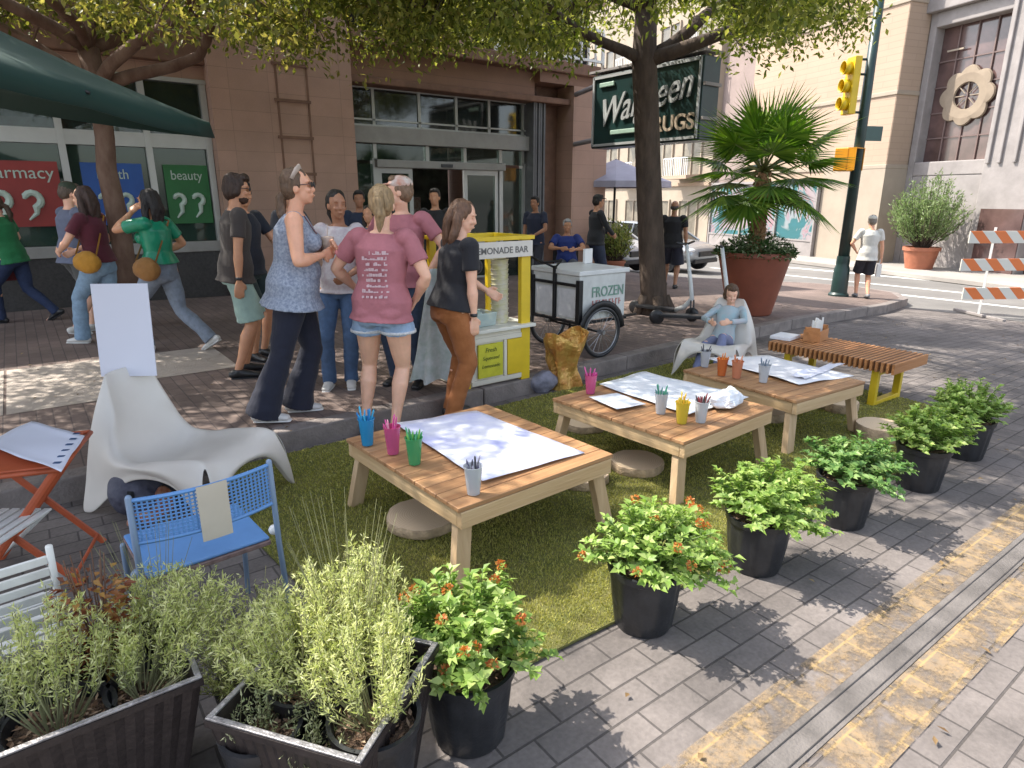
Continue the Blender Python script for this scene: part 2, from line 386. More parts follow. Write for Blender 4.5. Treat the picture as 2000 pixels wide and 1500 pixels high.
# ================================================================ corner store
YW=11.5
st=empty('store_building',(0,YW,0),0,'brown tiled corner store with glass entrance, poster windows and a balcony above','building')
def S(px,py): # surveyed point on the shop front
    d=ray(px,py); t=YW/d.y; q=CAM+d*t; return q.x,q.z
mb=MB(); F0=-.15
B=lambda mb,x0,x1,z0,z1,y0=-.0,y1=.5,mi=0: mb.bx(x0,x1,y0,y1,z0,z1,mi)
# walls (local y: 0 = front face, + = inwards)
B(mb,2.72,5.02,.0,4.25,-.25,.6)           # big pillar
B(mb,10.15,11.2,-.4,4.0,-.2,.9)           # corner pillar
B(mb,-12,2.72,4.7,6.1,0,.6); B(mb,2.72,5.02,4.25,6.1,-.25,.6); B(mb,5.02,11.2,5.72,6.1,0,.6)
B(mb,-12,2.72,3.42,3.62,.02,.5)
wall=mb.build('wall',M_['storebrick'],st)
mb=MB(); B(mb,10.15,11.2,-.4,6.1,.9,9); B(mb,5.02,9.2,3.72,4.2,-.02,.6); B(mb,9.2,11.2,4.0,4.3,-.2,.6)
mb.build('side_wall',M_['storeside'],st)
mb=MB(); B(mb,5.0,11.3,4.2,4.42,-.34,.3); B(mb,5.02,10.15,3.62,3.74,-.1,.3); B(mb,-12,2.72,3.62,4.7,-.12,.5)
mb.build('cornice',M_['storedark'],st,bevel=.02)
mb=MB()
for x in (3.72,4.22):
    B(mb,x,x+.03,1.9,4.1,-.262,-.24)
for z in (2.05,2.62,3.18,3.72): B(mb,3.68,4.27,z,z+.045,-.275,-.24)
mb.build('tile_joint',M_['storedark'],st)  # dark raised bars in place of the grooves between the pillar's tiles
# window bay on the left
mb=MB()
for x in (-3.1,-1.2,.68,1.77,2.62):
    B(mb,x,x+.09,1.02,3.42,-.02,.1)
B(mb,-12,2.72,2.42,2.62,-.01,.12); B(mb,-12,2.72,3.36,3.42,-.03,.12)
split_build(mb,'window_frame',M_['alu'],st)
mb=MB(); B(mb,-12,2.72,.86,1.02,-.08,.3); mb.build('sill',M_['stone'],st,bevel=.01)
mb=MB(); B(mb,-12,2.72,-.1,.86,-.02,.4); mb.build('base',M_['basegranite'],st)
mb=MB(); B(mb,-12,2.66,1.02,3.4,.06,.07); mb.build('pane',M_['glass'],st)
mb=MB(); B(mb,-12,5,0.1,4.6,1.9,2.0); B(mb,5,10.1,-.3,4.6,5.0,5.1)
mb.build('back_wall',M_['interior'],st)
mb=MB(); B(mb,-12,2.7,1.03,2.41,.13,.16); mb.build('shade_blind',mat('pale_blind',(.40,.48,.42),.7,.15,3),st)
# entrance
G=lambda mb,x0,x1,z0,z1,y0,y1: B(mb,x0,x1,z0,z1,y0+.28,y1+.28)
mb=MB(); 
for x in (5.02,5.62,6.58,7.42,8.22,9.1): G(mb,x,x+.055,2.95,3.64,0,.08)
G(mb,5.02,9.2,3.6,3.66,-.01,.1); G(mb,5.02,9.2,2.93,2.99,-.01,.1)
G(mb,5.02,9.2,3.06,3.09,.0,.05)
for x in (5.05,5.6,6.72,7.6,8.5,9.1): G(mb,x,x+.07,2.36,2.68,0,.1)
for x in (5.05,5.58,8.5,9.12): G(mb,x,x+.09,-.2,2.4,0,.12)
split_build(mb,'window_frame',M_['alu'],st)
mb=MB(); G(mb,5.02,9.2,2.66,2.95,-.14,.14); G(mb,5.62,8.6,2.24,2.38,-.1,.14)
mb.build('lintel',M_['stone'],st,bevel=.01)
mb=MB(); G(mb,7.0,7.25,2.27,2.33,-.14,-.1); mb.build('door_sensor',M_['black'],st)
def sliding(x0,x1,y):
    mb=MB()
    for a,b,c,d in ((x0,x0+.08,-.1,2.24),(x1-.08,x1,-.1,2.24),(x0+.08,x1-.08,2.14,2.24),(x0+.08,x1-.08,.75,.83),(x0+.08,x1-.08,-.1,.05)): G(mb,a,b,c,d,y,y+.06)
    o=mb.build('sliding_door',M_['alu'],st)
    mb=MB(); G(mb,x0+.08,x1-.08,.05,2.14,y+.02,y+.03); mb.build('pane',M_['glass'],o)
sliding(5.68,6.42,.03); sliding(7.62,8.48,.03); 
mb=MB()
G(mb,5.08,9.15,2.99,3.6,.03,.04)
mb.build('pane',M_['darkglass'],st)
mb=MB(); G(mb,5.1,9.12,2.36,2.68,.03,.04); G(mb,5.14,5.58,-.1,2.3,.03,.04); G(mb,8.6,9.12,-.1,2.3,.03,.04)
mb.build('pane',M_['glass'],st)
mb=MB()
for i in range(5): B(mb,9.2+i*.07,9.245+i*.07,-.3,3.65,.0+.02*(i%2),.5)
mb.build('ribbed_column',mat('grey_ribbed_metal',(.12,.12,.125),.5,.15,6),st)
mb=MB(); B(mb,9.55,10.15,-.3,4.0,.35,.6); mb.build('recess_wall',M_['storedark'],st)
# shelves and lit signs seen through the open door
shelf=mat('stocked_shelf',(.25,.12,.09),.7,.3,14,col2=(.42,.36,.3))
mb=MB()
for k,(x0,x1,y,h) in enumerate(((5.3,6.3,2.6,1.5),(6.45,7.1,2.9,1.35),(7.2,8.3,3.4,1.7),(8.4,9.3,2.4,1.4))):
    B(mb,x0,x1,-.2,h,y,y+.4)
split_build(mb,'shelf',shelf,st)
mb=MB(); B(mb,6.3,7.3,1.75,1.95,3.2,3.25); B(mb,-2,2.4,2.0,2.9,1.7,1.75); mb.build('aisle_sign',mat('aisle_sign_red',(.45,.4,.38),.6,.3,5,col2=(.3,.05,.04)),st)
# upper storey: openings, balcony
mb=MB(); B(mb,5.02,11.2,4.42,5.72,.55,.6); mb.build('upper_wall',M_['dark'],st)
mb=MB()
for x in (5.9,7.2,8.5,9.8): B(mb,x,x+.55,4.42,5.72,.1,.54)
split_build(mb,'upper_pier',M_['storebrick'],st)
mb=MB()
B(mb,8.0,10.9,5.1,5.16,-.3,-.24); B(mb,8.0,10.9,4.5,4.55,-.3,-.24)
for i in range(15): 
    x=8.0+i*.205; B(mb,x,x+(.07 if i%7==0 else .03),4.42,5.1,-.29,-.25)
mb.build('balcony_railing',M_['white'],st)
mb=MB(); 
for x0,x1 in ((7.3,8.3),(9.4,10.6),(5.3,5.8)):
    B(mb,x0,x1,5.25,5.3,.05,.1); B(mb,x0,x0+.05,4.6,5.72,.05,.1); B(mb,x1-.05,x1,4.6,5.72,.05,.1)
split_build(mb,'upper_window',M_['white'],st,3)
mb=MB(); B(mb,-12,11.2,6.0,6.05,.6,9); mb.build('roof',M_['stone'],st)
# poster panels in the window: word above two round white marks
def posters():
    defs=[(-.42,.63,(.26,.03,.025),'pharmacy'),(.9,1.68,(.02,.08,.30),'health'),(1.97,2.6,(.02,.13,.035),'beauty')]
    for i,(x0,x1,c,w) in enumerate(defs):
        root=tag(empty('window_poster',((x0+x1)/2,YW+.03,1.3),0),{'pharmacy':'red poster reading pharmacy in the store window, furthest left','health':'blue poster reading health in the store window behind the slim tree','beauty':'green poster reading beauty in the store window beside the brown pillar'}[w],'poster','posters in the store window')
        W=x1-x0; mb=MB(); mb.bx(-W/2,W/2,-.008,.0,0,.88); mb.build('panel',mat('poster_'+w,c,.6,.12,3),root)
        ink=mat('poster_ink',(.42,.50,.43),.6,.1,5)
        text('lettering',w,.2 if W<1.0 else .23,ink,root,(0 if W<1 else .02,-.014,.72),(PI/2,0,0),extrude=.002,squeeze=.85 if W<1 else 1)
        mk=MB(); s_=.85 if W<1 else 1.1
        for sx in (-.17,.15):
            cx=sx*s_
            pts=[(cx+.085*s_*cos(a),-.016,.36+.09*s_*sin(a)) for a in [PI*.95-i*PI*1.35/9 for i in range(10)]]
            pts+=[(cx+.02,-.016,.18),(cx-.07*s_,-.016,.09)]
            mk.tube(pts,[.018]+[.04*s_]*6+[.045*s_]*3+[.03,.012],8)
        mk.build('round_mark',ink,root)
posters()
# ---- projecting neon sign with script name
def blade_sign():
    X=9.62; y0,y1,z0,z1=7.35,9.95,2.62,3.93
    root=empty('hanging_shop_sign',(X,(y0+y1)/2,0),0,'dark green hanging shop sign with white script and DRUGS, behind the big tree trunk','sign')
    W=(y1-y0)/2
    gm=mat('sign_green',(.008,.03,.028),.35,.2,4); wh=mat('sign_white',(.36,.37,.37),.4,.05,4)
    mb=MB(); mb.bx(-.2,.25,-W,W,z0,z1); mb.build('cabinet',gm,root,bevel=.02)
    mb=MB(); e=.045
    for a in ((-W+.03,-W+.03+e,z0+.03,z1-.03),(W-.03-e,W-.03,z0+.03,z1-.03),(-W+.05,W-.05,z0+.03,z0+.03+e),(-W+.05,W-.05,z1-.03-e,z1-.03)): mb.bx(-.23,-.203,*a)
    mb.build('border',wh,root)
    rot=(PI/2,0,-PI/2)
    text('script_lettering','Walgreen',.68,wh,root,(-.225,.02,3.36),(PI/2,0,-PI/2),shear=.5,extrude=.015,bold=.004,squeeze=.82,spin=R(9))
    text('block_lettering','DRUGS',.36,mat('sign_bronze',(.45,.36,.27),.4,.1,5),root,(-.225,-.62,2.92),rot,extrude=.015,bold=.006)
    mb=MB(); mb.bx(-.24,-.205,.70,1.08,3.70,3.78); mb.bx(-.24,-.205,-.1,.75,2.84,2.92); split_build(mb,'swash',mat('sign_pale_green',(.3,.42,.34),.5,.1,5),root,bevel=.01)
    mb=MB()
    for z in (z0+.32,z0+.85): mb.bx(-.2,.24,-W-.05,-W-.01,z,z+.05)
    mb.bx(-.22,.27,-W-.02,W+.1,z1+.05,z1+.09); mb.tube([(-.05,-W+.1,z1),(-.05,-W+.1,z1+.2)],.025); mb.tube([(-.05,W-.1,z1),(-.05,W-.1,z1+.2)],.025)
    mb.tube([(0,W-.1,z1-.1),(.6,W+1.4,z1-.1)],.05); mb.tube([(0,W-.1,z0+.2),(.6,W+1.4,z0+.2)],.05)
    mb.build('bracket',M_['greystone'],root)
blade_sign()
# ================================================================ buildings across the cross street
CB=V((24.5,11.1,-.7)); RB=math.atan2(.96,.282)
def far():
    root=empty('stone_building',CB,RB,'tan stone corner building with carved medallion over dark glass across the street','building')
    H=13
    mb=MB(); mb.bx(0,7.2,-4,0,0,H); mb.bx(-14,0,-6,-1.5,8.2,H); mb.build('wall',M_['tan'],root)
    mb=MB(); mb.bx(-.02,-.0,-1.0,-.01,0,H); mb.build('side_wall',M_['tanside'],root)
    mb=MB()
    for z in (3.35,5.72,8.5):
        mb.bx(-.06,7.25,-1.0,.05,z,z+.14)
    mb.build('string_course',M_['cream'],root,bevel=.02)
    mb=MB(); mb.bx(-.05,2.65,-1.0,.04,.0,3.35); mb.build('plinth',M_['cream'],root)
    # recessed grand bay
    y=-1.05
    mb=MB()
    mb.bx(-.28,-.03,y-.6,y+.05,0,8.3); mb.bx(-4.3,-2.75,y-.6,y+.16,0,8.2); mb.bx(-2.75,-.28,y-.6,y+.06,3.1,3.55); mb.bx(-2.75,-.28,y-.6,y+.08,7.75,8.2)
    mb.bx(-14,.0,y-.6,y+.3,8.2,8.6); mb.bx(-14,0,y-.6,y+.18,9.1,9.3); mb.bx(-2.75,-.28,y-.6,y+.04,0,3.1); mb.bx(-7.2,-6.4,y-.6,y+.1,0,8.2); mb.bx(-14,-7.2,y-.6,y,0,8.2); mb.bx(-6.4,-4.3,y-.6,y+.06,2.2,3.3)
    mb.build('stone_frame',M_['greystone'],root,bevel=.03)
    mb=MB()
    for x in (-4.1,-3.75,-3.3,-2.95): mb.bx(x,x+.1,y+.16,y+.24,3.4,8.1)
    mb.build('pilaster',M_['greystone'],root,bevel=.02)
    mb=MB(); mb.bx(-2.75,-.28,y-.5,y-.35,3.55,7.75); mb.bx(-6.4,-4.3,y-.5,y-.35,3.3,8.2); mb.bx(-6.4,-4.3,y-.5,y-.3,0,2.2); mb.bx(-4.28,-2.98,y+.165,y+.20,.13,2.05); split_build(mb,'window',M_['winglass'],root)
    mb=MB()
    for x in (-2.1,-1.5,-.9): mb.bx(x,x+.04,y-.35,y-.3,3.55,7.75)
    for z in (4.3,5.1,5.9,6.7): mb.bx(-2.75,-.28,y-.35,y-.31,z,z+.04)
    for z in (3.9,5.2,6.5): mb.bx(-6.4,-4.3,y-.35,y-.3,z,z+.05)
    for z in (1.45,1.1): mb.bx(-6.4,-4.3,y-.3,y-.22,z,z+.2)
    split_build(mb,'mullion',mat('bronze_mullion',(.15,.10,.09),.5,.1,5),root)
    # medallion: lobed stone flower ring
    cx,cz=-1.5,5.55; pts=[];n=80
    mb=MB(); ro=[.78+.14*abs(cos(4*a)) for a in [2*PI*i/n for i in range(n)]]
    vs=[];fs=[]
    for i in range(n):
        a=2*PI*i/n
        for (r,yy) in ((ro[i],y-.28),(ro[i]*.97,y-.22),(.68,y-.20),(.42,y-.22),(.40,y-.28)): vs.append((cx+r*cos(a),yy,cz+r*sin(a)))
    for i in range(n):
        j=(i+1)%n
        for k in range(4): fs.append((i*5+k,i*5+k+1,j*5+k+1,j*5+k))
    mb.add(vs,fs)
    for i in range(8):
        a=2*PI*i/8; mb.tube([(cx+.1*cos(a),y-.27,cz+.1*sin(a)),(cx+.41*cos(a),y-.27,cz+.41*sin(a))],.018,5)
    mb.build('medallion',M_['ochre'],root)
    mb=MB(); mb.box((-.9,y-.2,7.0),(.55,.05,.05)); mb.build('strip_lamp',M_['cream'],root)
far()
def mural():
    root=empty('mural_hoarding',CB,RB,'white hoarding painted with teal and pink swirls behind the potted palm','mural')
    m,t,b=nt('swirl_mural'); N=t.nodes; L=t.links
    tc=N.new('ShaderNodeTexCoord'); nz=N.new('ShaderNodeTexNoise'); nz.inputs['Scale'].default_value=.6; nz.inputs['Detail'].default_value=2.5; nz.inputs['Distortion'].default_value=2.2
    L.new(tc.outputs['Object'],nz.inputs['Vector']); cr=N.new('ShaderNodeValToRGB'); e=cr.color_ramp.elements
    cols=[(0,(.02,.12,.14)),(.30,(.02,.11,.12)),(.38,(.22,.245,.255)),(.46,(.20,.23,.25)),(.54,(.27,.14,.165)),(.60,(.27,.23,.235)),(.70,(.035,.15,.16)),(.80,(.27,.19,.205))]
    e[0].position=0; e[0].color=(*cols[0][1],1); e[1].position=1; e[1].color=(.27,.235,.24,1)
    for p,c in cols[1:]: q=e.new(p); q.color=(*c,1)
    mr_=N.new('ShaderNodeMapRange'); mr_.inputs[1].default_value=.34; mr_.inputs[2].default_value=.66; L.new(nz.outputs[0],mr_.inputs[0]); L.new(mr_.outputs[0],cr.inputs[0]); L.new(cr.outputs[0],b.inputs['Base Color']); b.inputs['Roughness'].default_value=.7
    mb=MB(); mb.bx(2.75,9.2,.03,.12,.75,2.95); mb.build('panel',m,root)
    mb=MB(); mb.bx(2.7,9.2,.02,.16,.0,.75); mb.build('kick_board',M_['greystone'],root)
    mb=MB()
    for x in (2.68,4.8,7.0,9.2): mb.bx(x,x+.07,.05,.2,.0,3.0)
    mb.bx(2.68,9.27,.05,.2,2.95,3.05); mb.bx(2.75,9.2,.16,.19,.7,.76)
    mb.build('frame',M_['greystone'],root)
mural()
def apartments():
    root=empty('apartment_building',CB+V((0,0,0)),RB,'cream and tan apartment block with balconies seen past the hanging sign','building')
    pk=mat('pinkish_stone',(.27,.21,.19),.9,.08,1.5,.1,20)
    mb=MB(); mb.bx(7.25,10,-6,-.6,0,14); mb.build('recess_wall',pk,root)
    mb=MB(); mb.bx(10,45,-6,-.3,0,14); mb.build('wall',M_['cream'],root)
    fr_=MB(); gl=MB(); rail=MB(); sl=MB()
    fx=[10.9,13.4,16.2,19.2,22.6,26.5,31]
    for i,x in enumerate(fx):
        w=1.5+.12*i
        for z in (.2,3.5,6.3,9.1):
            h=2.0 if z<1 else 1.75
            gl.bx(x,x+w,-.32,-.27,z,z+h)
            for (a,b_,c,d) in ((x-.08,x,z,z+h+.08),(x+w,x+w+.08,z,z+h+.08),(x,x+w,z+h,z+h+.08),(x+w/2-.03,x+w/2+.03,z,z+h)): fr_.bx(a,b_,-.3,-.2,c,d)
            if z>1 and i%2==0:
                sl.bx(x-.3,x+w+.3,-.28,.75,z-.22,z-.05)
                rail.bx(x-.3,x+w+.3,.68,.72,z+.75,z+.8)
                for k in range(14):
                    xx=x-.28+(w+.56)*k/13; rail.bx(xx,xx+.03,.685,.715,z-.05,z+.75)
    ws_=split_build(gl,'window',mat('apartment_glass',(.16,.14,.11),.2,.3,2),root)
    for i,wn in enumerate(ws_):
        q=MB()
        for j in range(i*4,i*4+4): q.add(fr_.v[j*8:j*8+8],[(3,2,1,0),(4,5,6,7),(0,1,5,4),(1,2,6,5),(2,3,7,6),(3,0,4,7)])
        q.build('window_frame',M_['cream'],wn)
    split_build(sl,'balcony_slab',M_['tan'],root); split_build(rail,'balcony_railing',M_['white'],root,15)
    mb=MB()
    for z in (2.95,5.9,8.7): mb.bx(10,45,-.3,-.18,z,z+.16)
    mb.build('string_course',M_['tan'],root)
apartments()
mb=MB()
q=[(-25,1.9),(45,1.9),(45,-.0),(-25,-.0)]
T=Matrix.Translation(CB)@Matrix.Rotation(RB,4,'Z')
mb.add([(x,y,.02) for x,y in q]+[(x,y,.13) for x,y in q],[(3,2,1,0),(4,5,6,7),(0,1,5,4),(1,2,6,5),(2,3,7,6),(3,0,4,7)],0,T)
mb.add([(-25,-.0,.13),(45,-.0,.13),(45,-3,.13),(-25,-3,.13)],[(0,1,2,3)],0,T)
mb.build('far_sidewalk',M_['farwalk'],kind='structure')
# ================================================================ foliage tools
def unit(a): return a/np.maximum(np.linalg.norm(a,axis=1,keepdims=True),1e-9)
def leaf_mesh(P,D,N,Ln,Wd,fold=.18,droop=0.0):
    """P base points, D pointing direction, N approx. normal, arrays of length / width -> verts, quads (two per leaf)"""
    D=unit(D); S=unit(np.cross(D,N)); U=np.cross(S,D)
    Ln=Ln[:,None]; Wd=Wd[:,None]
    b=P; tip=P+D*Ln-U*Ln*droop; mid=P+D*Ln*.45; l=mid+S*Wd*.5+U*Wd*fold; r=mid-S*Wd*.5+U*Wd*fold
    n=len(P); v=np.stack([b,l,tip,r,mid],1).reshape(-1,3)
    o=np.arange(n)[:,None]*5
    f=np.concatenate([o+np.array([[0,4,2,1]]),o+np.array([[0,3,2,4]])],1).reshape(-1,4)
    return v,f
def join(parts):
    vs=[];fs=[];o=0
    for v,f in parts: vs.append(v); fs.append(f+o); o+=len(v)
    return np.concatenate(vs),np.concatenate(fs)
L_={}
L_['tree']=leafmat('elm_leaf',(.07,.10,.018),(.19,.22,.045),(.38,.38,.11),.5)
L_['tree2']=leafmat('elm_leaf_tawny',(.07,.09,.018),(.18,.19,.045),(.36,.32,.10),.5)
L_['mint']=leafmat('broad_leaf',(.13,.23,.045),(.25,.37,.08),(.43,.52,.18),.36)
L_['mintdark']=leafmat('broad_leaf_dark',(.07,.16,.04),(.14,.26,.07),(.27,.38,.13),.32)
L_['herb']=leafmat('needle_leaf',(.30,.35,.11),(.50,.53,.21),(.70,.70,.40),.42)
L_['herbgrey']=leafmat('needle_leaf_grey',(.22,.26,.13),(.36,.40,.21),(.55,.55,.35),.38)
L_['flower']=leafmat('orange_petal',(.40,.10,.03),(.50,.17,.05),(.55,.30,.08),.25)
L_['rusty']=leafmat('rusty_leaf',(.12,.03,.012),(.24,.08,.025),(.34,.22,.05),.25)
L_['palm']=leafmat('palm_blade',(.05,.11,.015),(.10,.20,.03),(.20,.30,.05),.3,.3)
L_['shrub']=leafmat('grey_green_shrub',(.10,.15,.05),(.17,.24,.09),(.26,.32,.15),.3)
L_['mulch']=leafmat('bark_chip',(.10,.055,.03),(.24,.14,.085),(.42,.30,.20),.05,.8)
L_['dark']=leafmat('dark_leaf',(.02,.055,.015),(.06,.12,.03),(.30,.34,.20),.25)
bark=mat('elm_bark',(.075,.052,.038),.9,.35,9,.8,28,stretch=(1,1,.35))
bark2=mat('peeling_bark',(.10,.05,.032),.85,.4,7,.6,20,col2=(.19,.12,.085),stretch=(1,1,.45))
soil=mat('soil',(.07,.045,.03),.95,.6,60,.9,120,col2=(.22,.14,.09))
# ---------------------------------------------------------------- street trees
def limb(mb,p0,p1,r0,r1,wob=.12,n=7,seg=9):
    p0=V(p0);p1=V(p1); L=(p1-p0).length; pts=[];rs=[]
    ph=random.uniform(0,9)
    for i in range(n+1):
        t=i/n; q=p0.lerp(p1,t); w=wob*L*sin(PI*t)
        q=q+V((noise.noise((t*2+ph,1,0)),noise.noise((t*2,ph,5)),.35*noise.noise((ph,t*2,9))))*w*1.6
        pts.append(q); rs.append(r0+(r1-r0)*t**.8)
    mb.tube(pts,rs,seg); return pts
def street_tree(name,base,pts,rs,cen,rad,nclump,nleaf,label,bm_,lm,seed,zcut,avoid=None,lsize=.085):
    random.seed(seed); g=np.random.default_rng(seed)
    root=empty(name,base,0,label,'tree','street trees on the sidewalk')
    b=V(base); mb=MB()
    rings=[V(p)-b for p in pts]
    # trunk with flare
    mb.tube(rings,rs,16); trunk_top=rings[-1]
    for a in range(5):
        an=a*2*PI/5+.4; mb.tube([(0.6*rs[0]*cos(an),.6*rs[0]*sin(an),.28),(1.25*rs[0]*cos(an),1.25*rs[0]*sin(an),.02)],[rs[0]*.35,rs[0]*.2],8)
    # clumps on a flattened shell, uneven
    C=V(cen)-b; cl=[]
    while len(cl)<nclump:
        u=g.normal(size=3); u/=np.linalg.norm(u); rr=g.uniform(.35,1)**.6
        q=np.array([C.x+u[0]*rad[0]*rr,C.y+u[1]*rad[1]*rr,C.z+(-abs(u[2]) if g.uniform()<.3 else u[2])*rad[2]*rr])
        lo=noise.noise((q[0]*.45+seed,q[1]*.45,q[2]*.6))
        if lo<-.24: continue
        w=q+np.array(b)
        dd=w[0]*FH.x+w[1]*FH.y; px=1000+1312*(w[0]*RT.x+w[1]*RT.y)/max(dd,.5)
        if dd>0 and w[2]<1.7+dd*float(np.interp(px,[0,500,560,1100,1160,1380,1430,1600,1680,1760],[.21,.195,.18,.18,.225,.23,.185,.205,.31,.39]))*(1+.16*noise.noise((px*.008+seed,w[1]*.5,1.5)))+g.uniform(0,.35): continue
        if w[1]>11.0 and w[2]<6.2: continue
        if avoid and avoid(w): continue
        cl.append(q)
    cl=np.array(cl)
    # limbs
    tr=MB(); tips=[]
    k=7
    dirs=[]
    for i in range(k):
        a=2*PI*i/k+random.uniform(-.3,.3); m=random.uniform(.45,.7)
        e=V((C.x+cos(a)*rad[0]*m,C.y+sin(a)*rad[1]*m,C.z+random.uniform(-.35,.35)*rad[2]))
        st_=rings[-1] if i%3 else rings[-2]
        pl=limb(tr,st_,e,rs[-1]*random.uniform(.5,.75),.03,.16,9); tips+=pl[3:]
    tips+= [rings[-1]]
    tp=np.array([t[:] for t in tips])
    for q in cl:
        j=int(np.argmin(((tp-q)**2).sum(1))); s0=V(tp[j].tolist()); e=V(q.tolist())
        if (e-s0).length>.15: 
            m=(s0+e)/2+V((random.uniform(-.12,.12),random.uniform(-.12,.12),random.uniform(.0,.15)))
            tr.tube([s0,m,e],[.016,.011,.005],4,cap=False)
    mb.build('trunk',bm_,root,smooth=True); tr.build('limbs',bm_,root,smooth=True)
    # leaves
    n=len(cl)*nleaf; ci=np.repeat(np.arange(len(cl)),nleaf)
    off=unit(g.normal(size=(n,3)))*(g.uniform(0,1,(n,1))**.45)*np.array([.42,.42,.24])
    sc_=g.uniform(.6,1.25,len(cl))[ci][:,None]
    P=cl[ci]+off*sc_
    D=unit(off*.6+g.normal(size=(n,3))*.55+np.array([0,0,-.35])); Nn=unit(g.normal(size=(n,3))*.6+np.array([0,0,1]))
    v,f=leaf_mesh(P,D,Nn,g.uniform(.7,1.25,n)*lsize,g.uniform(.7,1.2,n)*lsize*.5)
    quick_mesh('crown',v,f,lm,root)
    return root
def P3(px,py,f): # point at pixel, f metres ahead
    d=ray(px,py); k=f/(d.x*FH.x+d.y*FH.y); return CAM+d*k
tb=at(1275,612); 
fT=tb.x*FH.x+tb.y*FH.y
street_tree('street_tree',(tb.x,tb.y,tb.z-.03),[(tb.x,tb.y,tb.z-.03),(tb.x,tb.y,tb.z+.25),P3(1272,480,fT),P3(1266,330,fT),P3(1262,200,fT-.05),P3(1258,120,fT-.1),P3(1262,20,fT-.15)],[.25,.195,.185,.175,.17,.165,.14],
    (6.5,5.9,4.85),(4.9,4.2,2.15),1350,58,'big dark barked elm with broad crown growing beside the white food cart',bark,L_['tree'],5,
    lambda x,y:2.80+.055*math.hypot(x,y)+.12*noise.noise((x,y,3)) , avoid=lambda w:(w[0]>9.3 and w[1]<3) or math.hypot(w[0],w[1])<3.4 )
lb=at(257,640)
fL=lb.x*FH.x+lb.y*FH.y
street_tree('street_tree',(lb.x,lb.y,lb.z-.02),[(lb.x,lb.y,lb.z-.02),P3(250,560,fL),P3(238,470,fL),P3(222,390,fL),P3(208,330,fL),P3(205,270,fL),P3(190,170,fL),P3(172,95,fL)],[.15,.12,.115,.11,.105,.10,.105,.11],
    (1.1,8.0,4.7),(4.2,3.3,2.0),900,60,'slender leaning tree with peeling reddish bark behind the green umbrella',bark2,L_['tree2'],9,
    lambda x,y:2.75+.055*math.hypot(x,y)+.1*max(0,x-1.5)*0, avoid=lambda w:math.hypot(w[0],w[1])<3.2)
# fork limbs of the main tree seen against the sky
# ---------------------------------------------------------------- potted broad-leaved plants
def nursery_pot(root,h=.28,rt=.15,rb=.118,name='pot'):
    mb=MB(); rib=lambda j,k:1+(.022 if (k%4<2) else -.02) if 1<=j<=3 else 1.0
    prof=[(rb*.96,0),(rb,.012),(rb+(rt-rb)*.45,h*.45),(rt-.006,h-.035),(rt+.004,h-.03),(rt+.008,h),(rt-.004,h),(rt-.012,h-.03)]
    mb.lathe(prof,48,0,rib=rib,caps=(True,False)); o=mb.build(name,M_['black'],root,smooth=True,autos=35)
    mb=MB(); vs=[];g=14
    for j in range(5):
        for k in range(g):
            a=2*PI*k/g; r=(rt-.012)*j/4; vs.append((r*cos(a),r*sin(a),h-.035+.012*noise.noise((r*30*cos(a),r*30*sin(a),h*9))))
    fs=[(j*g+k,j*g+(k+1)%g,(j+1)*g+(k+1)%g,(j+1)*g+k) for j in range(4) for k in range(g)]
    mb.add(vs,fs); mb.build('soil',soil,root,smooth=True)
    gg=np.random.default_rng(int(rt*1e4)+len(bpy.data.objects)); n=110; a=gg.uniform(0,2*PI,n); r=np.sqrt(gg.uniform(0,1,n))*(rt-.018)
    P=np.stack([r*np.cos(a),r*np.sin(a),np.full(n,h-.024)+gg.uniform(0,.006,n)],1); b=gg.uniform(0,2*PI,n)
    v,f=leaf_mesh(P,np.stack([np.cos(b),np.sin(b),gg.uniform(-.1,.35,n)],1),np.tile([0,0,1.],(n,1))+gg.normal(size=(n,3))*.3,gg.uniform(.012,.034,n),gg.uniform(.006,.012,n),.15)
    quick_mesh('bark_mulch',v,f,L_['mulch'],root,kind='stuff'); return o
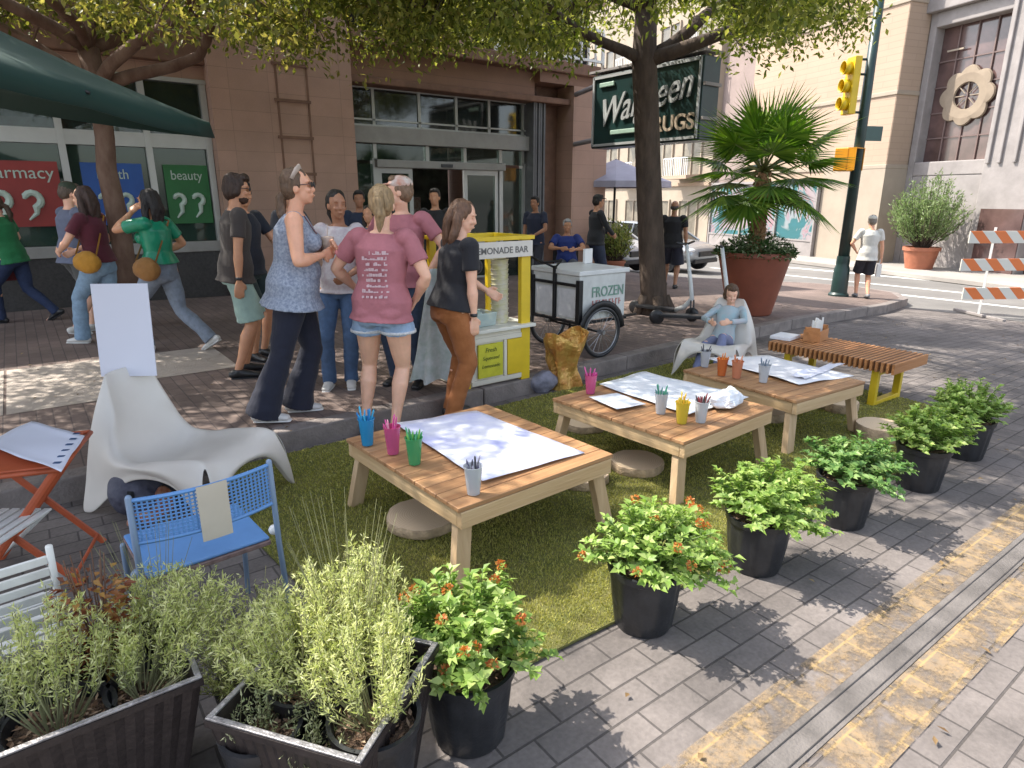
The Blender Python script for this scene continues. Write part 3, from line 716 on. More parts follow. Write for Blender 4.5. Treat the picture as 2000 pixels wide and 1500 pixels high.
def broad_plant(loc,seed,label,lm,flowers=0,scale=1,w=.255,hh=.21,lean=(0,0)):
    g=np.random.default_rng(seed); root=empty('potted_plant',loc,0,label,'potted plant','potted plants along the edge of the turf')
    nursery_pot(root)
    h0=.255; ns=int(g.integers(115,145)); w*=1.04; hh*=1.06
    th=g.uniform(0,2*PI,ns); el=np.arccos(g.uniform(.12,1,ns)); 
    rv=g.uniform(.78,1.06,ns); lump=1+.16*np.sin(th*3+seed)+.1*np.sin(th*5+seed*2)
    T=np.stack([np.cos(th)*np.sin(el)*w*lump*rv+lean[0],np.sin(th)*np.sin(el)*w*lump*rv+lean[1],h0+.02+np.cos(el)*hh*rv*1.15],1)
    B0=np.stack([np.cos(th)*.03,np.sin(th)*.03,np.full(ns,h0-.02)],1); Md=(B0*.45+T*.55)+np.array([0,0,.05])
    mb=MB()
    for i in range(ns): mb.tube([B0[i],Md[i],T[i]],[.003,.0025,.0015],4,cap=False)
    mb.build('stem',mat('green_stem_%d'%seed,(.10,.15,.04),.6,.2,20),root)
    nl=21; si=np.repeat(np.arange(ns),nl); t=np.tile(np.linspace(.42,1.0,nl),ns)+g.uniform(-.02,.02,ns*nl)
    t=t[:,None]; P=(1-t)**2*B0[si]+2*(1-t)*t*Md[si]+t*t*T[si]
    out=unit(P-np.array([0,0,h0])); a=g.uniform(0,2*PI,len(P)); hz=np.stack([np.cos(a),np.sin(a),g.uniform(-.1,.4,len(P))],1)
    D=unit(out*.55+hz*.8); Nn=unit(out+np.array([0,0,1.1])+g.normal(size=P.shape)*.35)
    v,f=leaf_mesh(P,D,Nn,g.uniform(.024,.048,len(P)),g.uniform(.015,.029,len(P)),.2,.25)
    quick_mesh('foliage',v,f,lm,root)
    if flowers:
        idx=g.choice(ns,flowers,replace=False); Ps=[];Ds=[]
        for i in idx:
            c=T[i]+out[i*nl]*.01+np.array([0,0,.01]); m=34
            d=unit(g.normal(size=(m,3))+np.array([0,0,.5])); P=c+d*.011
            v,f=leaf_mesh(P,d+g.normal(size=P.shape)*.4,g.normal(size=P.shape),g.uniform(.009,.015,m),g.uniform(.008,.012,m)); quick_mesh('flower_head',v,f,L_['flower'],root)
    return root
PL=[((.93,1.475),31,'potted shrub with orange flowers nearest the camera beside the metal planter',L_['mint'],17),
    ((1.83,1.53),32,'potted shrub with orange flowers, second in the row, at the turf corner',L_['mint'],13),
    ((2.61,1.515),33,'bushy green potted plant, third in the row, its shadow on the pavers',L_['mint'],0),
    ((3.42,1.50),34,'darker green potted plant, fourth in the row, leaning to the right',L_['mintdark'],0),
    ((4.30,1.46),35,'light green potted plant, fifth in the row, in front of a pale log stool',L_['mint'],0),
    ((5.15,1.50),36,'potted green plant farthest along the row on the road side',L_['mint'],0)]
for (x,y),s,lab,lm,fl in PL:
    broad_plant((x,y,slope(x)),s,lab,lm,fl,w={31:.27,32:.265,33:.27,34:.27,35:.25,36:.25}[s],hh={31:.23,32:.215,33:.22,34:.18,35:.2,36:.23}[s],lean={31:(-.01,.02),32:(.05,-.04),33:(.045,-.035),34:(.03,-.04),35:(.02,-.01),36:(-.03,.02)}[s])
# ---------------------------------------------------------------- tapered metal planters with herb pots
def planter(c,sz,rz,h,label,taper=.72):
    root=empty('metal_planter',(c[0],c[1],0),rz,label,'planter','dark metal planters in the foreground')
    a,b=sz[0]/2,sz[1]/2; t=.012; mb=MB(); n=28
    def ring(s,z,o):
        pts=[]
        for (x0,y0,x1,y1) in ((-1,-1,1,-1),(1,-1,1,1),(1,1,-1,1),(-1,1,-1,-1)):
            for i in range(n):
                u=i/n; x=(x0+(x1-x0)*u); y=(y0+(y1-y0)*u)
                rb=.0022*(1 if i%2 else -1) if o==0 else 0
                nx,ny=(0,y0) if y0==y1 else (x0,0)
                pts.append((x*(a*s-o)+nx*rb,y*(b*s-o)+ny*rb,z))
        return pts
    rr=[ring(taper,0,0),ring(1,h-.02,0),ring(1,h-.02,-.006),ring(1,h,-.006),ring(1,h,t),ring(taper,.03,t)]
    vs=sum(rr,[]); N4=4*n; fs=[]
    for j in range(len(rr)-1):
        for k in range(N4): fs.append((j*N4+k,j*N4+(k+1)%N4,(j+1)*N4+(k+1)%N4,(j+1)*N4+k))
    fs.append(tuple(range(5*N4,6*N4))); fs.append(tuple(reversed(range(N4)))); mb.add(vs,fs)
    o=mb.build('box',mat('brown_black_metal_%d'%int(c[0]*100),(.032,.025,.024),.42,.25,18,.15,60,metal=.3),root)
    mb=MB()
    for (x0,x1,y0,y1) in ((-a-.004,a+.004,-b-.004,-b+.012),(-a-.004,a+.004,b-.012,b+.004),(-a-.004,-a+.012,-b+.012,b-.012),(a-.012,a+.004,-b+.012,b-.012)):
        mb.bx(x0,x1,y0,y1,h+.0005,h+.007)
    mb.build('rim',mat('worn_rim_%d'%int(c[0]*100),(.12,.115,.12),.4,.7,30,.2,90,metal=.5,col2=(.30,.29,.29)),root,bevel=.002)
    return root
PA=planter((-.12,1.86),(.64,.38),0,.45,'long dark metal planter at the lower left corner holding herb pots')
PB=planter((.48,1.455),(.43,.43),R(35.5),.45,'square dark metal planter in the centre foreground, one corner toward the camera')
def herb(loc,seed,label,lm,w=.17,h=.42,potr=.115,poth=.2,ns=70,nl=60,tall=0,ll=.02,lean=(0,0),cat='potted herb',tmin=.12):
    w*=1.25; h*=.93; ns=int(ns*.85); g=np.random.default_rng(seed); root=empty('potted_herb',loc,0,label,cat,'herb pots inside the dark planters')
    nursery_pot(root,poth,potr,potr*.8)
    th=g.uniform(0,2*PI,ns); rr=np.sqrt(g.uniform(0,1,ns)); hh=h*(1-.45*rr**2)*g.uniform(.75,1.08,ns)
    T=np.stack([np.cos(th)*rr*w+lean[0],np.sin(th)*rr*w+lean[1],poth+hh],1); B0=np.stack([np.cos(th)*rr*.05,np.sin(th)*rr*.05,np.full(ns,poth-.02)],1)
    Md=B0*.5+T*.5+np.stack([np.cos(th)*rr*.03,np.sin(th)*rr*.03,np.zeros(ns)],1)+g.normal(size=(ns,3))*.012
    mb=MB()
    for i in range(ns): mb.tube([B0[i],Md[i],T[i]],[.0022,.0018,.001],3,cap=False)
    for i in range(tall):
        a=random.uniform(0,6.28); q=V((cos(a)*w*.8,sin(a)*w*.8,poth+h*random.uniform(1.05,1.45))); mb.tube([(0,0,poth),(q.x*.6,q.y*.6,poth+h*.7),q],[.0015,.0012,.0007],3,cap=False)
    mb.build('stem',mat('dry_stem_%d'%seed,(.19,.19,.09),.7,.3,20),root)
    si=np.repeat(np.arange(ns),nl); t=(tmin+(1-tmin)*g.uniform(0,1,ns*nl)**.8)[:,None]
    P=(1-t)**2*B0[si]+2*(1-t)*t*Md[si]+t*t*T[si]; ax=unit(T[si]-B0[si]); sd_=unit(g.normal(size=P.shape))
    P=P+g.normal(size=P.shape)*.006; D=unit(sd_+ax*.75); v,f=leaf_mesh(P,D,g.normal(size=P.shape),g.uniform(.6,1.3,len(P))*ll,g.uniform(.0032,.0054,len(P)),.1)
    quick_mesh('foliage',v,f,lm,root); return root
zi=.03; PBs=Matrix.Rotation(R(35.5),3,'Z')
def inB(x,y,z=zi+.17): q=PBs@V((x,y,0)); return (.48+q.x,1.455+q.y,z)
hb=lambda x,y,z: (x,y,z)
herb(hb(.54,1.32,.20),51,'pale green herb in a round black pot at the right of the square planter',L_['herb'],.15,.27,.115,.2,72,68,lean=(.02,.08),tmin=.34)
herb(hb(.44,1.56,.2),52,'pale green herb at the back left of the square planter',L_['herb'],.17,.27,.10,.2,80,68,tall=10,lean=(0,.06),tmin=.3)
herb(hb(.585,1.56,.2),53,'tallest wispy herb rising at the back corner of the square planter',L_['herb'],.15,.37,.095,.2,84,70,tall=26,lean=(.03,.06),tmin=.3)
herb(hb(.30,1.50,.17),54,'low browning herb over bark mulch at the left corner of the square planter',L_['herbgrey'],.08,.10,.10,.2,22,30,ll=.014)
herb(hb(.40,1.37,.14),61,'small sprawling seedling in the gap at the front of the square planter',L_['herbgrey'],.09,.13,.07,.18,22,34,ll=.016)
herb(hb(.09,1.81,.2),55,'green herb in a pot at the right end of the long planter',L_['herb'],.17,.24,.105,.2,84,66,lean=(.12,.12),tmin=.3)
herb(hb(-.12,1.81,.2),56,'upright herb in a round pot with bark mulch in the long planter',L_['herb'],.10,.34,.125,.2,52,66,lean=(.03,.10),tmin=.35)
herb(hb(-.34,1.90,.2),57,'grey green herb at the left edge of the photo in the long planter',L_['herbgrey'],.15,.27,.1,.2,74,66,tmin=.3)
herb(hb(.16,2.06,.15),58,'airy herb with tall thin stalks in front of the blue chair',L_['herb'],.13,.30,.07,.2,46,60,tall=16)
herb(hb(.36,1.88,.0),62,'spreading pale herb between the long planter and the square planter',L_['herb'],.19,.36,.10,.22,90,68,tall=8)
def rusty(loc):
    g=np.random.default_rng(77); root=empty('rusty_plant',loc,0,'rusty red and yellow leaved plant beside the striped white chair','potted plant')
    nursery_pot(root,.2,.08,.065)
    n=420; th=g.uniform(0,2*PI,n); r=np.sqrt(g.uniform(0,1,n))*.09; z=.2+g.uniform(.0,.33,n)
    P=np.stack([np.cos(th)*r,np.sin(th)*r,z],1); D=np.stack([np.cos(th),np.sin(th),g.uniform(-.2,.8,n)],1)
    v,f=leaf_mesh(P,D,g.normal(size=(n,3))*.3+np.array([0,0,1]),g.uniform(.02,.045,n),g.uniform(.012,.022,n),.2,.2); quick_mesh('foliage',v,f,L_['rusty'],root)
    mb=MB()
    for i in range(12): a=i*.55; mb.tube([(0,0,.18),(.05*cos(a),.05*sin(a),.6)],[.003,.0015],4)
    mb.build('stem',bark2,root)
rusty((-.0,2.02,.12))
# ---------------------------------------------------------------- fan palm in a big rust planter
def palm(K=1.12):
    c=at(1462,612); c.z=slope(c.x)+.14; g=random.Random(4)
    pr=tag(empty('round_planter',c,0),'large rust red tapered planter holding a fan palm on the sidewalk','planter')
    mb=MB(); mb.lathe([(.30,0),(.32,.02),(.515,.86),(.535,.87),(.535,.93),(.47,.93),(.45,.84)],64,caps=(True,False)); mb.build('pot',M_['rust'],pr,smooth=True,autos=30)
    mb=MB(); mb.lathe([(.0,.86),(.455,.84)],32,caps=(False,False)); mb.build('soil',soil,pr)
    root=empty('fan_palm',(c.x,c.y,c.z+.84),0,'fan palm with stiff bright green fans growing in the rust planter','palm')
    mb=MB(); pts=[];rs=[]
    for i in range(34):
        pts.append((.03*sin(i*.2),0,i*.036)); rs.append(.12-.0015*i+(.016 if i%2 else 0))
    mb.tube(pts,rs,14); 
    for i in range(96):
        a=i*2.4; z=.05+i*.0122; mb.box((.105*cos(a),.105*sin(a),z),(.05,.05,.05),a,0,None,.4)
    mb.build('trunk',mat('palm_fibre',(.19,.095,.04),.95,.5,22,.9,60,col2=(.30,.17,.08)),root)
    top=V((0,0,1.22)); fan=[];stem=MB()
    F=[(a*2.39996,el) for a,el in zip(range(30),[80,74,70,64,60,55,52,46,42,38,34,30,26,22,18,12,8,3,-2,-8,-14,-20,-26,-32,-38,-42,-30,-18,-5,15])]
    tan_=RT
    for a,el in F:
        a+=g.uniform(-.2,.2); e=R(el); d=V((cos(a)*cos(e),sin(a)*cos(e),sin(e))); Lp=K*g.uniform(.45,.68)
        base=top; k=top+d*Lp*.5+V((0,0,.03)); hub=top+d*Lp-V((0,0,.06*cos(e)))
        stem.tube([base,k,hub],[.016,.011,.008],5)
        s=d.cross(V((0,0,1))); s=s.normalized() if s.length>.05 else V((cos(a+1.57),sin(a+1.57),0)); u=s.cross(d).normalized()
        ns=34; P=[];D=[];Nn=[];Ln=[]
        for i in range(ns):
            an=R(-118+236*i/(ns-1)); dd=d*cos(an)+s*sin(an)-V((0,0,1))*(.10+.12*abs(sin(an))); dd.normalize()
            P.append(hub[:]);D.append(dd[:]);Nn.append((u+s*.25*(1 if i%2 else -1))[:]); Ln.append(K*g.uniform(.52,.68)*(1-.18*abs(an/2.1)))
        v,f=leaf_mesh(np.array(P),np.array(D),np.array(Nn),np.array(Ln),np.full(ns,.042),.25,.05); fan.append((v,f))
    v,f=join(fan); quick_mesh('fan_leaves',v,f,L_['palm'],root); stem.build('leaf_stem',mat('palm_petiole',(.16,.17,.05),.5,.2,9),root,smooth=True)
    g2=np.random.default_rng(3); n=2600
    th=g2.uniform(0,2*PI,n); r=np.sqrt(g2.uniform(0.04,1,n))*.56; z=.02+g2.uniform(0,1,n)*(.30*(1+.5*np.sin(th*2+1)))*(1-.3*r/.5)
    P=np.stack([np.cos(th)*r,np.sin(th)*r,z],1); D=np.stack([np.cos(th),np.sin(th),g2.uniform(-.3,1,n)],1)+g2.normal(size=(n,3))*.5
    v,f=leaf_mesh(P,D,g2.normal(size=(n,3))*.5+np.array([0,0,1]),g2.uniform(.04,.09,n),g2.uniform(.02,.04,n),.2,.2)
    o=quick_mesh('underplanting',v,f,L_['dark'],None,label='dark leafy underplanting spilling round the palm trunk',cat='plants',kind='stuff'); o.location=(c.x,c.y,c.z+.84)
palm()
def feathery(c,s,label,lm,n=5200,pot=True,name='potted_shrub',H=2.3,W=1.15,potm='terracotta',ph=.8,pr_=.55,leaf=.13,yel=None):
    g=np.random.default_rng(int(c.x*10)); root=empty(name,c,0,label,'potted shrub')
    mb=MB(); mb.lathe([(pr_*.68,0),(pr_*.92,ph*.85),(pr_,ph*.86),(pr_,ph),(pr_*.88,ph),(pr_*.85,ph*.9)],40,caps=(True,False)); mb.build('pot',M_[potm],root,smooth=True,autos=30)
    mb=MB(); mb.lathe([(0,ph*.93),(pr_*.87,ph*.9)],24,caps=(False,False)); mb.build('soil',soil,root)
    ns=90; th=g.uniform(0,2*PI,ns); rr=np.sqrt(g.uniform(0,1,ns)); T=np.stack([np.cos(th)*rr*W,np.sin(th)*rr*W,ph+H*(1-.5*rr**2)*g.uniform(.7,1.05,ns)],1)
    B0=np.stack([np.cos(th)*.1,np.sin(th)*.1,np.full(ns,ph*.9)],1); Md=(B0+T)/2+np.stack([np.cos(th)*rr*W*.2,np.sin(th)*rr*W*.2,np.zeros(ns)],1)
    st_=MB()
    for i in range(ns): st_.tube([B0[i],Md[i],T[i]],[.014,.009,.004],4,cap=False)
    st_.build('stem',bark,root)
    si=g.integers(0,ns,n); t=(g.uniform(.25,1,n))[:,None]; P=(1-t)**2*B0[si]+2*(1-t)*t*Md[si]+t*t*T[si]+g.normal(size=(n,3))*.05*W
    D=unit(T[si]-B0[si])+g.normal(size=(n,3))*.6; v,f=leaf_mesh(P,D,g.normal(size=(n,3)),g.uniform(.7,1.3,n)*leaf,g.uniform(.2,.32,n)*leaf,.1)
    quick_mesh('foliage',v,f,lm,root); return root
c=fr(21.6,21.6*817/1312); feathery(V((c.x,c.y,slope(c.x)+.03)),1,'feathery grey green shrub in a terracotta pot by the far stone building',L_['shrub'],7000)
c=fr(15.0,15.0*205/1312); feathery(V((c.x,c.y,slope(c.x)+.14)),2,'small yellow green shrub in an orange pot behind the food cart',leafmat('limy_leaf',(.16,.22,.05),(.28,.33,.09),(.42,.40,.12),.3),2600,H=.95,W=.42,ph=.42,pr_=.26,leaf=.10)
# ---------------------------------------------------------------- artificial turf
GP=[(1.02,1.72),(1.25,1.60),(1.8,1.585),(2.4,1.6),(4.4,1.62),(6.0,1.66),(6.3,2.2),(6.35,3.9),(6.1,4.55),(4.0,4.36),(2.8,4.26),(1.2,4.22),(.78,4.2),(.72,3.2),(.80,2.2)]
def inside(P,poly):
    x,y=P[:,0],P[:,1]; c=np.zeros(len(P),bool); n=len(poly); j=n-1
    for i in range(n):
        xi,yi=poly[i];xj,yj=poly[j]
        c^=((yi>y)!=(yj>y))&(x<(xj-xi)*(y-yi)/(yj-yi+1e-12)+xi); j=i
    return c
def turf():
    base=mat('turf_backing',(.13,.15,.035),.95,.35,5,.9,240,col2=(.23,.21,.07))
    xs_=[.6+.1*i for i in range(59)]; mb=MB()
    poly=densify(GP+[GP[0]],.25)[:-1]
    # fan strips: triangulated by bmesh
    bm=bmesh.new(); vs_=[bm.verts.new((x,y,slope(x)+.012)) for x,y in poly]; f=bm.faces.new(vs_)
    low=[bm.verts.new((x,y,slope(x)-.0)) for x,y in poly]
    for i in range(len(poly)): j=(i+1)%len(poly); bm.faces.new((vs_[i],low[i],low[j],vs_[j]))
    bmesh.ops.triangulate(bm,faces=[f]); bmesh.ops.recalc_face_normals(bm,faces=bm.faces)
    me=bpy.data.meshes.new('turf_mat'); bm.to_mesh(me); bm.free(); me.materials.append(base); o=bpy.data.objects.new('turf_mat',me); COL.objects.link(o); tag(o,kind='structure')
    g=np.random.default_rng(8); n=360000
    P=np.stack([g.uniform(.6,6.4,n),g.uniform(1.55,4.6,n)],1)
    d=np.hypot(P[:,0],P[:,1]); keep=inside(P,GP)&(g.uniform(0,1,n)<np.clip(2.9/d,.3,1)**1.4); P=P[keep]; n=len(P)
    sl_=np.array([slope(x) for x in P[:,0]]); h=g.uniform(.007,.017,n); a=g.uniform(0,2*PI,n); w=.0022*np.clip(np.hypot(P[:,0],P[:,1])/2.2,1,2.4)
    b0=np.stack([P[:,0]-np.cos(a)*w,P[:,1]-np.sin(a)*w,sl_+.01],1); b1=np.stack([P[:,0]+np.cos(a)*w,P[:,1]+np.sin(a)*w,sl_+.01],1)
    k=g.uniform(0,2*PI,n); l=g.uniform(0,.014,n); t=np.stack([P[:,0]+np.cos(k)*l,P[:,1]+np.sin(k)*l,sl_+.01+h],1)
    v=np.stack([b0,b1,t],1).reshape(-1,3); f=np.arange(3*n).reshape(-1,3)
    quick_mesh('turf',v,f,leafmat('turf_blade',(.21,.225,.050),(.35,.345,.08),(.50,.46,.15),.25,.5),None,label='patch of artificial grass under the low tables',cat='artificial grass',kind='stuff')
turf()
# dry leaves blown over the paving
def litter():
    g=np.random.default_rng(12); n=420; x=g.uniform(-.2,12,n); y=g.uniform(-.3,9,n)
    z=np.array([gz(a,b)+.004 for a,b in zip(x,y)]); P=np.stack([x,y,z+.004],1); a=g.uniform(0,6.28,n)
    v,f=leaf_mesh(P,np.stack([np.cos(a),np.sin(a),g.uniform(0,.3,n)],1),np.tile([0,0,1.],(n,1)),g.uniform(.02,.05,n),g.uniform(.012,.022,n),.3)
    quick_mesh('fallen_leaves',v,f,leafmat('dry_leaf',(.12,.07,.03),(.2,.13,.06),(.3,.22,.1),.1),None,label='dry leaves scattered over the pavers and sidewalk',cat='leaves',kind='stuff')
litter()
# ================================================================ things on the turf and around
def woodmat(name,c1,c2,axis='x',rough=.6,sc_=14):
    st_={'x':(.06,1,1),'y':(1,.06,1),'z':(1,1,.06)}[axis]
    return mat(name,c1,rough,.2,sc_,.25,sc_*4,col2=c2,stretch=st_)
W_={'pine_x':woodmat('pine_x',(.50,.33,.17),(.62,.45,.26),'x'),'pine_y':woodmat('pine_y',(.46,.30,.15),(.60,.43,.24),'y'),'pine_z':woodmat('pine_z',(.46,.31,.17),(.60,.44,.27),'z'),
 'deck':woodmat('stained_deck',(.26,.125,.055),(.46,.26,.125),'x',.5,16),'bench':woodmat('bench_wood',(.34,.14,.045),(.46,.21,.08),'x',.5,16)}
W_['log']=mat('log_end',(.60,.46,.32),.8,.2,10,.3,60,col2=(.60,.46,.33)); W_['bark']=mat('log_rim',(.42,.31,.20),.9,.3,20,.5,60)
def table(c,w,d,rz,label):
    h=.40; root=empty('low_table',(c[0],c[1],slope(c[0])+.012),rz,label,'table','low wooden tables on the turf')
    a,b=w/2,d/2; mb=MB(); n=12; g=.004; pitch=d/n
    for i in range(n):
        y0=-b+i*pitch+g/2; x_=.012*random.uniform(-.2,.2)
        if i==6: y0+=.003
        for (u0,u1) in ((-a-.012,a+.012),): mb.bx(u0+x_*.2,u1,y0,y0+pitch-g,h-.022,h)
    mb.build('tabletop',W_['deck'],root,bevel=.003)
    for y in (-b+.0,b-.035):
        m=MB(); m.bx(-a,a,y,y+.035,h-.105,h-.024); m.build('apron',W_['pine_x'],root,bevel=.003)
    for x in (-a,a-.035):
        m=MB(); m.bx(x,x+.035,-b+.037,b-.037,h-.105,h-.024); m.build('apron',W_['pine_y'],root,bevel=.003)
    for sx in (-1,1):
        for sy in (-1,1):
            m=MB(); tx,ty=sx*(a-.065),sy*(b-.08); bx_,by=sx*(a-.0),sy*(b-.03); s=.04
            vs=[]
            for (x,y,z) in ((bx_,by,0),(tx,ty,h-.03)):
                for p,q in ((-1,-1),(1,-1),(1,1),(-1,1)): vs.append((x+p*s,y+q*s*.6,z))
            m.add(vs,[(3,2,1,0),(4,5,6,7),(0,1,5,4),(1,2,6,5),(2,3,7,6),(3,0,4,7)]); m.build('leg',W_['pine_z'],root,bevel=.003)
    return root
table((1.80,2.73),.96,1.10,R(2.5),'low slatted wood table nearest the camera, large white sheet and four cups on it')
table((3.27,2.70),.95,1.08,R(3),'middle low wood table, crumpled paper and a yellow cup on it')
table((4.58,2.70),.86,1.02,R(-3),'farthest low wood table, in front of the seated child')
def sheet_at(name,corners,z,label,m,curl=.006,cat='paper',group=None,n=14,th=.0015,seed=0,surf=.012):
    """paper sheet lying at height z; corners = surveyed pixels in order"""
    q=[at(px,py,z+surf,0.0) for px,py in corners]; c=sum(q,V((0,0,0)))/4; mb=MB(); vs=[]
    for j in range(n+1):
        for i in range(n+1):
            u=i/n;w=j/n; p=q[0]*(1-u)*(1-w)+q[1]*u*(1-w)+q[2]*u*w+q[3]*(1-u)*w-c
            e=max(abs(u-.5),abs(w-.5))*2
            p.z+=curl*(.5+noise.noise((p.x*5+seed,p.y*5,seed)))+ (curl*2.5*(e-.75)*4 if e>.75 else 0)*max(0,noise.noise((u*2+seed,w*2,1))+.2)
            vs.append(p)
    fs=[(j*(n+1)+i,j*(n+1)+i+1,(j+1)*(n+1)+i+1,(j+1)*(n+1)+i) for j in range(n) for i in range(n)]
    mb.add(vs,fs); o=mb.build(name,m,None,smooth=True,loc=c,recalc=False,label=label,cat=cat,group=group)
    s=o.modifiers.new('s','SOLIDIFY'); s.thickness=th; s.offset=1; return o
pap=mat('drawing_paper',(.72,.72,.75),.8,.04,2)
pap2=mat('paint_and_shade_paper',(.80,.80,.80),.8,.1,3.0,col2=(.36,.39,.66),detail=4)  # purple paint marks, plus bluish shade put into the second colour
pap3=mat('lavender_board',(.66,.67,.76),.7,.03,1)
pap4=mat('printed_paper',(.78,.78,.8),.8,.1,9,col2=(.55,.60,.66))
sheet_at('paper_sheet',[(772,828),(943,941),(1142,886),(930,803)],.41,'large white sheet with faint purple paint and painted-in shade covering the nearest low table',pap2,.004,seed=1)
sheet_at('paper_sheet',[(1170,752),(1345,812),(1462,778),(1262,728)],.41,'creased white drawing sheet on the middle low table',pap4,.008,seed=2)
sheet_at('paper_sheet',[(1150,776),(1205,800),(1262,790),(1205,768)],.414,'small printed sheet beside the pink cup on the middle table',pap4,.002,seed=3)
sheet_at('paper_sheet',[(1375,700),(1560,752),(1668,735),(1500,695)],.41,'long white sheet covering the farthest low table',pap,.005,seed=4)
sheet_at('paper_sheet',[(1545,735),(1620,712),(1650,712),(1572,742)],.42,'folded grey paper strip on the farthest table sheet',pap3,.01,seed=5)
def crumple():
    c=at(1418,790,.43,0); mb=MB(); mb.ell((0,0,.04),(.17,.10,.05),0,24,14)
    for i,v in enumerate(mb.v):
        p=V(v); k=1+.35*noise.noise(p*14)+.2*noise.noise(p*30); mb.v[i]=(p.x*k,p.y*k,max(.0,p.z*k))
    mb.build('paper_roll',pap4,None,loc=(c.x,c.y,c.z),rz=R(12),label='loosely rolled white paper at the right end of the middle table',cat='paper')
crumple()
def cupmat(name,c):
    m,t,b=nt(name); N=t.nodes;L=t.links; b.inputs['Base Color'].default_value=(*c,1); b.inputs['Roughness'].default_value=.15
    tr=N.new('ShaderNodeBsdfTransparent'); tr.inputs[0].default_value=(*[min(1,x*1.4+.2) for x in c],1); mx=N.new('ShaderNodeMixShader'); mx.inputs[0].default_value=.6
    L.new(tr.outputs[0],mx.inputs[1]);L.new(b.outputs[0],mx.inputs[2]);L.new(mx.outputs[0],N['Material Output'].inputs[0]); return m
def cup(px,py,z,c,pens,label,h=.135,r=.043,n=9):
    q=at(px,py,z,0.0); root=empty('plastic_cup',q,random.uniform(0,6),label,'cup','cups of crayons on the low tables')
    mb=MB(); mb.lathe([(r*.68,0),(r*.70,.004),(r,h),(r+.003,h),(r+.003,h-.004),(r*.95,h-.004),(r*.64,.008),(.001,.008)],24,caps=(True,False)); mb.build('cup_wall',cupmat('cup_%s'%(round(c[0]*99)*100+round(c[2]*99)),c),root,smooth=True,autos=50)
    for i in range(n):
        a=i*2*PI/n+random.uniform(-.2,.2); rr=r*.42; L=random.uniform(h*1.05,h*1.45); t=random.uniform(.5,.9)*r
        col=pens[i%len(pens)]; mb=MB(); p0=V((rr*cos(a+2),rr*sin(a+2),.01)); p1=V((t*1.25*cos(a),t*1.25*sin(a),L)); d=(p1-p0).normalized()
        mb.tube([p0,p1-d*.012,p1],[.0048,.0048,.001],7); mb.build('crayon',PEN(col),root)
    return root
_pm={}
def PEN(c):
    if c not in _pm: _pm[c]=mat('crayon_%d'%len(_pm),c,.5,.08,30)
    return _pm[c]
bl=(.05,.36,.60);pk=(.62,.14,.30);gr=(.10,.40,.17);cl=(.55,.57,.60);ye=(.62,.50,.06);og=(.62,.20,.06)
TZ=.412
cup(718,868,TZ,bl,[(.02,.20,.5),(.03,.32,.6),(.05,.4,.62)],'blue cup of blue crayons at the left corner of the nearest table',h=.15)
cup(768,885,TZ,pk,[(.6,.1,.28),(.7,.3,.4),(.62,.08,.3)],'pink cup of pink crayons on the nearest table beside the blue cup',h=.15)
cup(810,905,TZ,gr,[(.05,.3,.1),(.1,.42,.2),(.2,.5,.1)],'green cup of green crayons on the nearest table',h=.14)
cup(925,963,TZ,cl,[(.05,.05,.07),(.10,.09,.16),(.2,.2,.24),(.35,.33,.42)],'clear cup of dark grey pencils at the front of the nearest table',h=.135)
cup(1153,768,TZ,pk,[(.6,.1,.3),(.5,.05,.25)],'pink cup of crayons at the left corner of the middle table')
cup(1290,807,TZ,cl,[(.04,.25,.16),(.05,.2,.2),(.1,.3,.2)],'clear cup of dark green crayons on the middle table')
cup(1331,826,TZ,ye,[(.7,.5,.05),(.7,.4,.03)],'yellow cup of yellow crayons on the middle table')
cup(1368,824,TZ,cl,[(.2,.03,.04),(.06,.05,.05),(.3,.05,.05)],'clear cup of dark red and black crayons on the middle table')
cup(1376,716,TZ,cl,[(.03,.03,.04),(.08,.08,.1)],'clear cup of black crayons at the far left of the farthest table')
cup(1409,733,TZ,og,[(.7,.2,.03),(.7,.25,.05)],'bright orange cup of crayons on the farthest table')
cup(1438,738,TZ,(.62,.28,.16),[(.5,.15,.05),(.6,.3,.2)],'peach cup of brown crayons on the farthest table')
cup(1490,746,TZ,cl,[(.1,.14,.2),(.2,.25,.3)],'clear cup of grey blue crayons on the farthest table')
def stool(x,y,r,h,label,seed):
    random.seed(seed); root=empty('log_stool',(x,y,slope(x)+.014),random.uniform(0,6),label,'stool','round log slice seats on the turf')
    mb=MB(); rib=lambda j,k:1+.02*sin(k*.9+seed)+.012*sin(k*2.3)
    mb.lathe([(r*.96,0),(r,.01),(r,h-.01),(r*.975,h)],40,rib=rib,caps=(True,False)); mb.build('rim',W_['bark'],root,smooth=True,autos=40)
    mb=MB(); mb.lathe([(r*.975,h),(r*.5,h+.001),(.001,h+.002)],40,rib=rib,caps=(False,False)); 
    m,t,b=nt('growth_rings_%d'%seed); N=t.nodes;L=t.links; tc=N.new('ShaderNodeTexCoord'); wv=N.new('ShaderNodeTexWave'); wv.wave_type='RINGS'; wv.rings_direction='Z'; wv.inputs['Scale'].default_value=26; wv.inputs['Distortion'].default_value=3; wv.inputs['Detail'].default_value=3
    L.new(tc.outputs['Object'],wv.inputs['Vector']); mx=N.new('ShaderNodeMix'); mx.data_type='RGBA'; mx.inputs[6].default_value=(.62,.46,.29,1); mx.inputs[7].default_value=(.72,.57,.40,1); L.new(wv.outputs[0],mx.inputs[0]); L.new(mx.outputs[2],b.inputs['Base Color']); b.inputs['Roughness'].default_value=.75
    mb.build('seat',m,root,smooth=True)
stool(1.50,2.80,.195,.055,'round log stool under the front left corner of the nearest table',1)
stool(3.30,3.46,.175,.055,'round log stool between the nearest and middle tables, by the far legs',2)
